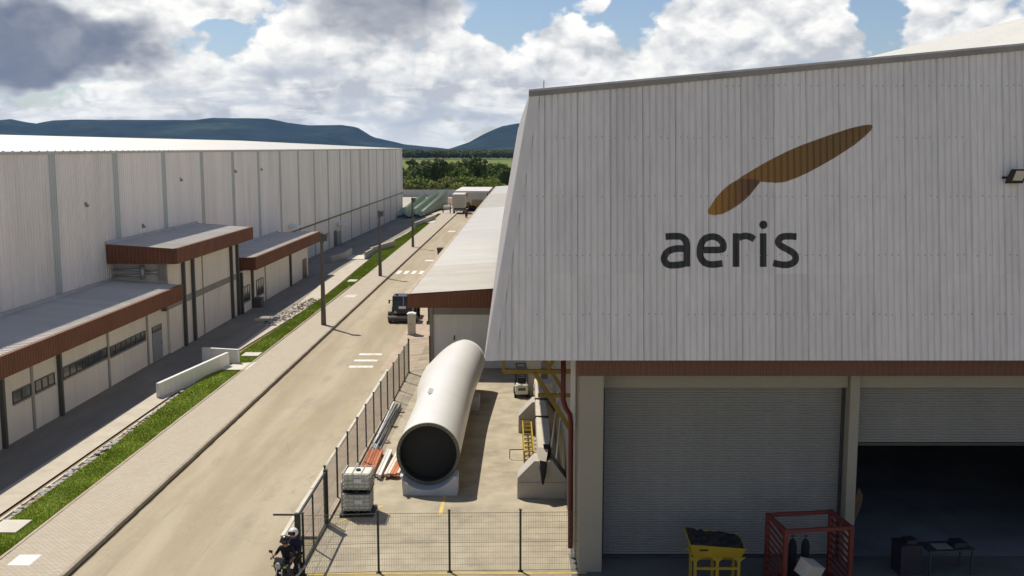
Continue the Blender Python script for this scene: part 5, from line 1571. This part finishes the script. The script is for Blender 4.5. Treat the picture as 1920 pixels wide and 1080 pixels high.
# telehandler
th = empty('telehandler', (-15.2, 246, -.9), .3); tag(th, 'yellow telehandler with raised boom near the far canopy', 'telehandler')
b = MB(); b.box(-1.1, 1.1, -2, 2.2, .8, 1.7); b.build('chassis', 'yellow_steel', th, bevel=.08)
b = MB(); b.box(-1.0, -.1, -.6, .9, 1.7, 3.0); b.build('cab', 'truck_dark', th, bevel=.05)
b = MB(); b.bar((.5, 1.8, 2.0), (.5, -3.4, 4.6), .4); b.build('boom', 'yellow_steel', th)
b = MB(); b.box(0, 1.0, -3.9, -3.4, 3.9, 4.7); b.build('fork_carriage', 'steel_dark', th)
for x in (-1.05, 1.05):
    for y in (-1.4, 1.5):
        w = empty('wheel', (x, y, .65)); w.parent = th
        b = MB(); b.tube([(-.22, 0, 0), (.22, 0, 0)], .65, 16); b.build('tyre', 'rubber', w)
        b = MB(); b.tube([(-.23, 0, 0), (.23, 0, 0)], .32, 12); b.build('rim', 'yellow_steel', w)
# canopy with flat roof
cn = empty('canopy', (-12.2, 240, -.95)); tag(cn, 'open canopy with flat pale roof at the end of the street', 'canopy')
b = MB(); b.box(-3.9, 3.6, -11, 14, 4.75, 5.0); b.build('roof', 'canopy_roof', cn)
b = MB(); b.box(-3.9, 3.6, -11.1, -11.003, 4.5, 5.03); b.build('fascia', 'canopy_roof', cn)
for x in (-3.6, 3.3):
    for y in (-10.5, 1.5, 13.5):
        b = MB(); b.box(x - .12, x + .12, y - .12, y + .12, 0, 4.75); b.build('post', 'steel_dark', cn)
b = MB(); b.box(-3.9, 3.6, 13.8, 14, 0, 4.7); b.build('rear_wall', 'dark_interior', cn)
b = MB(); b.box(-1.3, 1.3, 0, 3, 0, 2.3)
for k in range(7): b.box(-1.2 + k * .36, -1.1 + k * .36, -.04, -.005, .1, 2.2)
o = b.build('storage_container', 'sand', loc=(-11.8, 243, -.95)); tag(o, 'tan storage container under the far canopy', 'container')
b = MB(); rn = random.Random(6)
for k in range(14): b.obox((rn.uniform(-2, 2), rn.uniform(-1, 1), .3 + rn.uniform(0, 1)), rn.uniform(.4, 1.2), rn.uniform(.4, 1.2), rn.uniform(.3, 1.0), Matrix.Rotation(rn.uniform(0, 3), 3, 'Z'))
o = b.build('material_pile', 'debris', loc=(-13.2, 234, -.95)); tag(o, 'dark pile of materials below the far canopy edge', 'pile')
# green mould shells
def mould(u, v, L, h, w, rz, label):
    r = empty('mould_shell', (u, v, -.93), rz); tag(r, label, 'mould shell', 'green blade moulds in the far yard')
    b = MB(); prev = None; m_ = 9
    for i in range(16):
        t = i / 15; hh_ = (.5 + (h - .5) * t ** 1.1); ww = w * (.6 + .4 * t)
        k = len(b.v)
        for j in range(m_):
            a = pi * (j / (m_ - 1)); p = -cos(a) * ww / 2; z = hh_ * sin(a) ** 1.7
            b.v.append((p + .25 * z, L * t, .3 + z))
        if prev is not None:
            for j in range(m_ - 1): b.face((prev + j, prev + j + 1, k + j + 1, k + j))
        prev = k
    b.face([prev + j for j in range(m_)])
    b.build('shell', 'green_mould', r, smooth=False)
    for i in range(8):
        b = MB(); y = L * (i + .5) / 8; b.bar((-w * .45, y, 0), (-w * .3, y, .5), .12); b.bar((w * .45, y, 0), (w * .35, y, .5), .12); b.bar((-w * .45, y, .28), (w * .45, y, .28), .1)
        b.build('trestle', 'steel_dark', r)
mould(-27.6, 214, 34, 3.9, 2.2, -.06, 'leftmost green blade mould shell at the warehouse corner')
mould(-25.2, 213, 38, 4.2, 2.4, -.06, 'middle green blade mould shell past the warehouse corner')
mould(-22.9, 215, 40, 4.3, 2.4, -.05, 'rightmost green blade mould shell nearest the lorry')
b = MB(); b.box(-70, -14.5, 309, 309.3, -1.2, 1.15)
for k in range(19): b.box(-70 + k * 3, -69.75 + k * 3, 308.93, 309.37, -1.2, 1.3)
o = b.build('boundary_wall', 'grey_wall'); tag(o, 'grey boundary wall in front of the trees', 'wall')
b = MB(); b.poly([(-24, 262, -.90), (-15, 262, -.90), (-15, 300, -.9), (-24, 300, -.9)]); structure(b.build('bare_soil', 'soil'))

# ---------------------------------------------------------------- trees
def tree_proto(seed, h, cr, leafm, nclump=34, nleaf=70, ls=.36):
    rn = random.Random(seed)
    tb = MB(); bends = [(0, 0, 0)]
    th_ = h * rn.uniform(.34, .46)
    for i in range(1, 5): bends.append((rn.uniform(-.1, .1) * i, rn.uniform(-.1, .1) * i, th_ * i / 4))
    tb.tube(bends, [h * .03, h * .025, h * .022, h * .02, h * .016], 7)
    ends = []
    for k in range(6):
        a = rn.uniform(0, 2 * pi); e = (cos(a) * cr * rn.uniform(.4, .75), sin(a) * cr * rn.uniform(.4, .75), th_ + (h - th_) * rn.uniform(.25, .75))
        st_ = bends[rn.choice((3, 4))]
        md = tuple((st_[q] + e[q]) / 2 + (rn.uniform(.1, .4) if q == 2 else 0) for q in range(3))
        tb.tube([st_, md, e], [h * .014, h * .009, h * .004], 5); ends.append(e)
    trunk = tb.mesh('trunk', 'bark')
    b = MB()
    zc = th_ + (h - th_) * .5; rz = (h - th_) * .55
    for c in range(nclump):
        if c < len(ends) * 2: e = ends[c % len(ends)]; c0 = Vector(e) + Vector((rn.gauss(0, .35), rn.gauss(0, .35), rn.gauss(0, .3)))
        else:
            while True:
                p = Vector((rn.uniform(-1, 1), rn.uniform(-1, 1), rn.uniform(-1, 1)))
                if .25 < p.length < 1: break
            c0 = Vector((p.x * cr, p.y * cr, zc + p.z * rz))
        R = cr * rn.uniform(.22, .40)
        for l in range(nleaf):
            d = Vector((rn.gauss(0, 1), rn.gauss(0, 1), rn.gauss(0, .8))).normalized() * R * rn.uniform(.55, 1)
            p = c0 + d; nrm = (d.normalized() + Vector((rn.gauss(0, .5), rn.gauss(0, .5), rn.gauss(0, .5) + .3))).normalized()
            t = nrm.orthogonal().normalized(); t = Matrix.Rotation(rn.uniform(0, 6.3), 3, nrm) @ t; s = nrm.cross(t)
            sz = ls * rn.uniform(.6, 1.3); 
            k = len(b.v)
            b.v += [tuple(p - t * sz), tuple(p + s * sz * .5), tuple(p + t * sz), tuple(p - s * sz * .5)]
            b.f.append((k, k + 1, k + 2, k + 3)); b.mi.append(0)
    me = bpy.data.meshes.new('crown'); me.from_pydata(b.v, [], b.f); me.materials.append(MATS[leafm])
    return trunk, me
PROT = [tree_proto(1, 8.5, 3.4, 'leaf0'), tree_proto(2, 7.0, 3.6, 'leaf1'), tree_proto(3, 9.5, 3.2, 'leaf2'), tree_proto(4, 5.5, 3.0, 'leaf3'), tree_proto(5, 6.5, 3.8, 'leaf0'), tree_proto(6, 11.0, 2.6, 'leaf2', 26)]
KIND = ['rounded mid green tree', 'spreading bright green tree', 'dense dark green tree', 'low olive green tree', 'broad mid green tree', 'slender tall dark tree']
def tree(u, v, kind, s, label, group='trees beyond the boundary wall'):
    r = empty('tree', (u, v, -1.6), random.uniform(0, 6.28)); tag(r, label, 'tree', group); r.scale = (s, s, s * random.uniform(.9, 1.1))
    for n, me in zip(('trunk', 'crown'), PROT[kind]):
        o = bpy.data.objects.new(n, me); COL.objects.link(o); o.parent = r
rn = random.Random(21)
WHERE = ['front row behind the boundary wall', 'second row behind the boundary wall', 'third row of the tree belt', 'fourth row of the tree belt', 'back row before the field']
ORD = ['first', 'second', 'third', 'fourth', 'fifth', 'sixth', 'seventh', 'eighth', 'ninth', 'tenth', 'eleventh', 'twelfth', 'thirteenth', 'fourteenth', 'fifteenth']
for row, (v, du, u0) in enumerate(((320, 4.3, -46), (334, 4.5, -48), (352, 4.8, -50), (374, 5.2, -54), (398, 5.4, -57))):
    for k in range(13 if row > 1 else 12):
        u = u0 + k * du + rn.uniform(-1.2, 1.2); vv = v + rn.uniform(-5, 5)
        kd = rn.choice((0, 1, 2, 3, 4, 1, 2, 4)) if row else rn.choice((1, 3, 4, 3, 1, 0))
        s = rn.uniform(.8, 1.1) * (.82, .96, 1.08, 1.14, 1.14)[row]
        tree(u, vv, kd, s, KIND[kd] + ', ' + ORD[k] + ' from the left in the ' + WHERE[row])
for u, v, kd, s, lb in ((-52.5, 470, 5, 1.0, 'lone slender tree with bare trunk at the left of the green field'), (-44, 440, 2, 1.0, 'dark tree rising into the field left of centre'), (-39.5, 445, 2, .85, 'smaller dark tree beside the one left of centre in the field'), (-30.5, 430, 5, .8, 'narrow upright dark tree in front of the field'), (-25, 428, 0, .92, 'rounded tree right of the narrow upright one before the field'), (-10, 420, 2, .95, 'dark tree at the right before the field'), (-4, 415, 4, 1.1, 'broad dark tree next to the factory edge before the field')):
    tree(u, v, kd, s, lb, 'trees standing in front of the field')
# scrub under the trees
b = MB(); rn = random.Random(31)
vs = []; fs = []
for k in range(26000):
    u = rn.uniform(-75, 30); v = rn.uniform(312, 425); z = -1.6 + abs(rn.gauss(0, 1.0)) * (1 + .6 * mnoise.noise(Vector((u * .12, v * .12, 0))))
    a = rn.uniform(0, 6.28); s = rn.uniform(.25, .6); n = len(vs); t = rn.uniform(-.6, .6)
    vs += [(u - cos(a) * s, v - sin(a) * s, z), (u + sin(a) * s * .6, v - cos(a) * s * .6, z + t * s), (u + cos(a) * s, v + sin(a) * s, z + .3 * s), (u - sin(a) * s * .6, v + cos(a) * s * .6, z - t * s + .2)]
    fs.append((n, n + 1, n + 2, n + 3))
me = bpy.data.meshes.new('scrub'); me.from_pydata(vs, [], fs); me.materials.append(MATS['leaf1'])
o = bpy.data.objects.new('scrub', me); COL.objects.link(o); stuff(o, 'green scrub under the belt of trees', 'scrub')
# far wood as one mass
vs = []; fs = []; rn = random.Random(41)
for k in range(3000):
    v = 1300 + 420 * rn.random() ** 1.4; u = rn.uniform(-300, 140); h = rn.uniform(8, 13) * (1 + .15 * mnoise.noise(Vector((u * .02, v * .02, 3)))); R = rn.uniform(2.5, 4.5)
    for l in range(34):
        d = Vector((rn.gauss(0, 1), rn.gauss(0, 1), rn.gauss(0, 1))).normalized(); p = Vector((u, v, -1.6 + h * .62)) + Vector((d.x * R, d.y * R, d.z * h * .38)) * rn.uniform(.7, 1)
        nn_ = (d + Vector((0, 0, .4))).normalized(); t = nn_.orthogonal().normalized(); t = Matrix.Rotation(rn.uniform(0, 6.3), 3, nn_) @ t; s = nn_.cross(t); sz = rn.uniform(.9, 1.7); n = len(vs)
        vs += [tuple(p - t * sz), tuple(p + s * sz * .6), tuple(p + t * sz), tuple(p - s * sz * .6)]; fs.append((n, n + 1, n + 2, n + 3))
me = bpy.data.meshes.new('far_woodland'); me.from_pydata(vs, [], fs); me.materials.append(MATS['far_wood'])
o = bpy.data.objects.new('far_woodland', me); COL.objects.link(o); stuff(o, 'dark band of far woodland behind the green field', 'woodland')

# ---------------------------------------------------------------- hills
def hill(name, ridge, v_r, v_f, seed):
    b = MB(); nx = 150; ny = 16
    u0, u1 = ridge[0][0], ridge[-1][0]; prev = None
    for i in range(nx + 1):
        u = u0 + (u1 - u0) * i / nx; H = lerp_tab(ridge, u) + 2.0 * mnoise.noise(Vector((u * .012, seed, 0)))
        k = len(b.v)
        for j in range(ny + 1):
            t = j / ny
            g = mnoise.fractal(Vector((u * .0045 + .3 * t, t * 2.2, seed)), 1.0, 2.0, 4)
            prof = t ** 1.5 if t < .75 else (.65 + .35 * ((t - .75) / .25) ** .7)
            z = H * prof + H * .16 * g * sin(pi * t) - 3
            b.v.append((u * (1 + .02 * (1 - t)), v_f + (v_r - v_f) * t + 60 * g * sin(pi * t), z))
        b.v.append((u, v_r + 500, H * .3 - 3))
        m_ = ny + 2
        if prev is not None:
            for j in range(m_ - 1): b.face((prev + j, k + j, k + j + 1, prev + j + 1))
        prev = k
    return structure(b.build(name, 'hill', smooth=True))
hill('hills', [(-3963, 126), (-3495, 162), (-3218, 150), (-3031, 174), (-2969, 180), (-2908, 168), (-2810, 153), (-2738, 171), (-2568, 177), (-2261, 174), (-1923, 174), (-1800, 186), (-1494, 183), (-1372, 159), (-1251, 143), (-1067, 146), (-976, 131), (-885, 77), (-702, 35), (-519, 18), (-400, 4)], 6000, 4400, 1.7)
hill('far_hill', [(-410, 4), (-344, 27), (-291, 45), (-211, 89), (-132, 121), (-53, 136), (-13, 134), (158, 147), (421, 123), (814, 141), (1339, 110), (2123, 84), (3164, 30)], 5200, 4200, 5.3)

# ---------------------------------------------------------------- haze
b = MB(); b.box(-5400, 5400, -1000, 7400, -2.6, 205)
hz = bpy.data.materials.new('haze'); hz.use_nodes = True; hz.node_tree.nodes.clear()
T = NT(hz.node_tree); pv = T.new('ShaderNodeVolumePrincipled'); pv.inputs['Color'].default_value = (0.33, 0.60, 1.0, 1); pv.inputs['Density'].default_value = 3.4e-5; pv.inputs['Anisotropy'].default_value = 0.0
ou = T.new('ShaderNodeOutputMaterial'); T.link(pv.outputs[0], ou.inputs['Volume'])
MATS['haze'] = hz
o = b.build('haze', 'haze'); o['kind'] = 'stuff'; o['label'] = 'thin bluish haze in the air towards the hills'; o.display_type = 'WIRE'
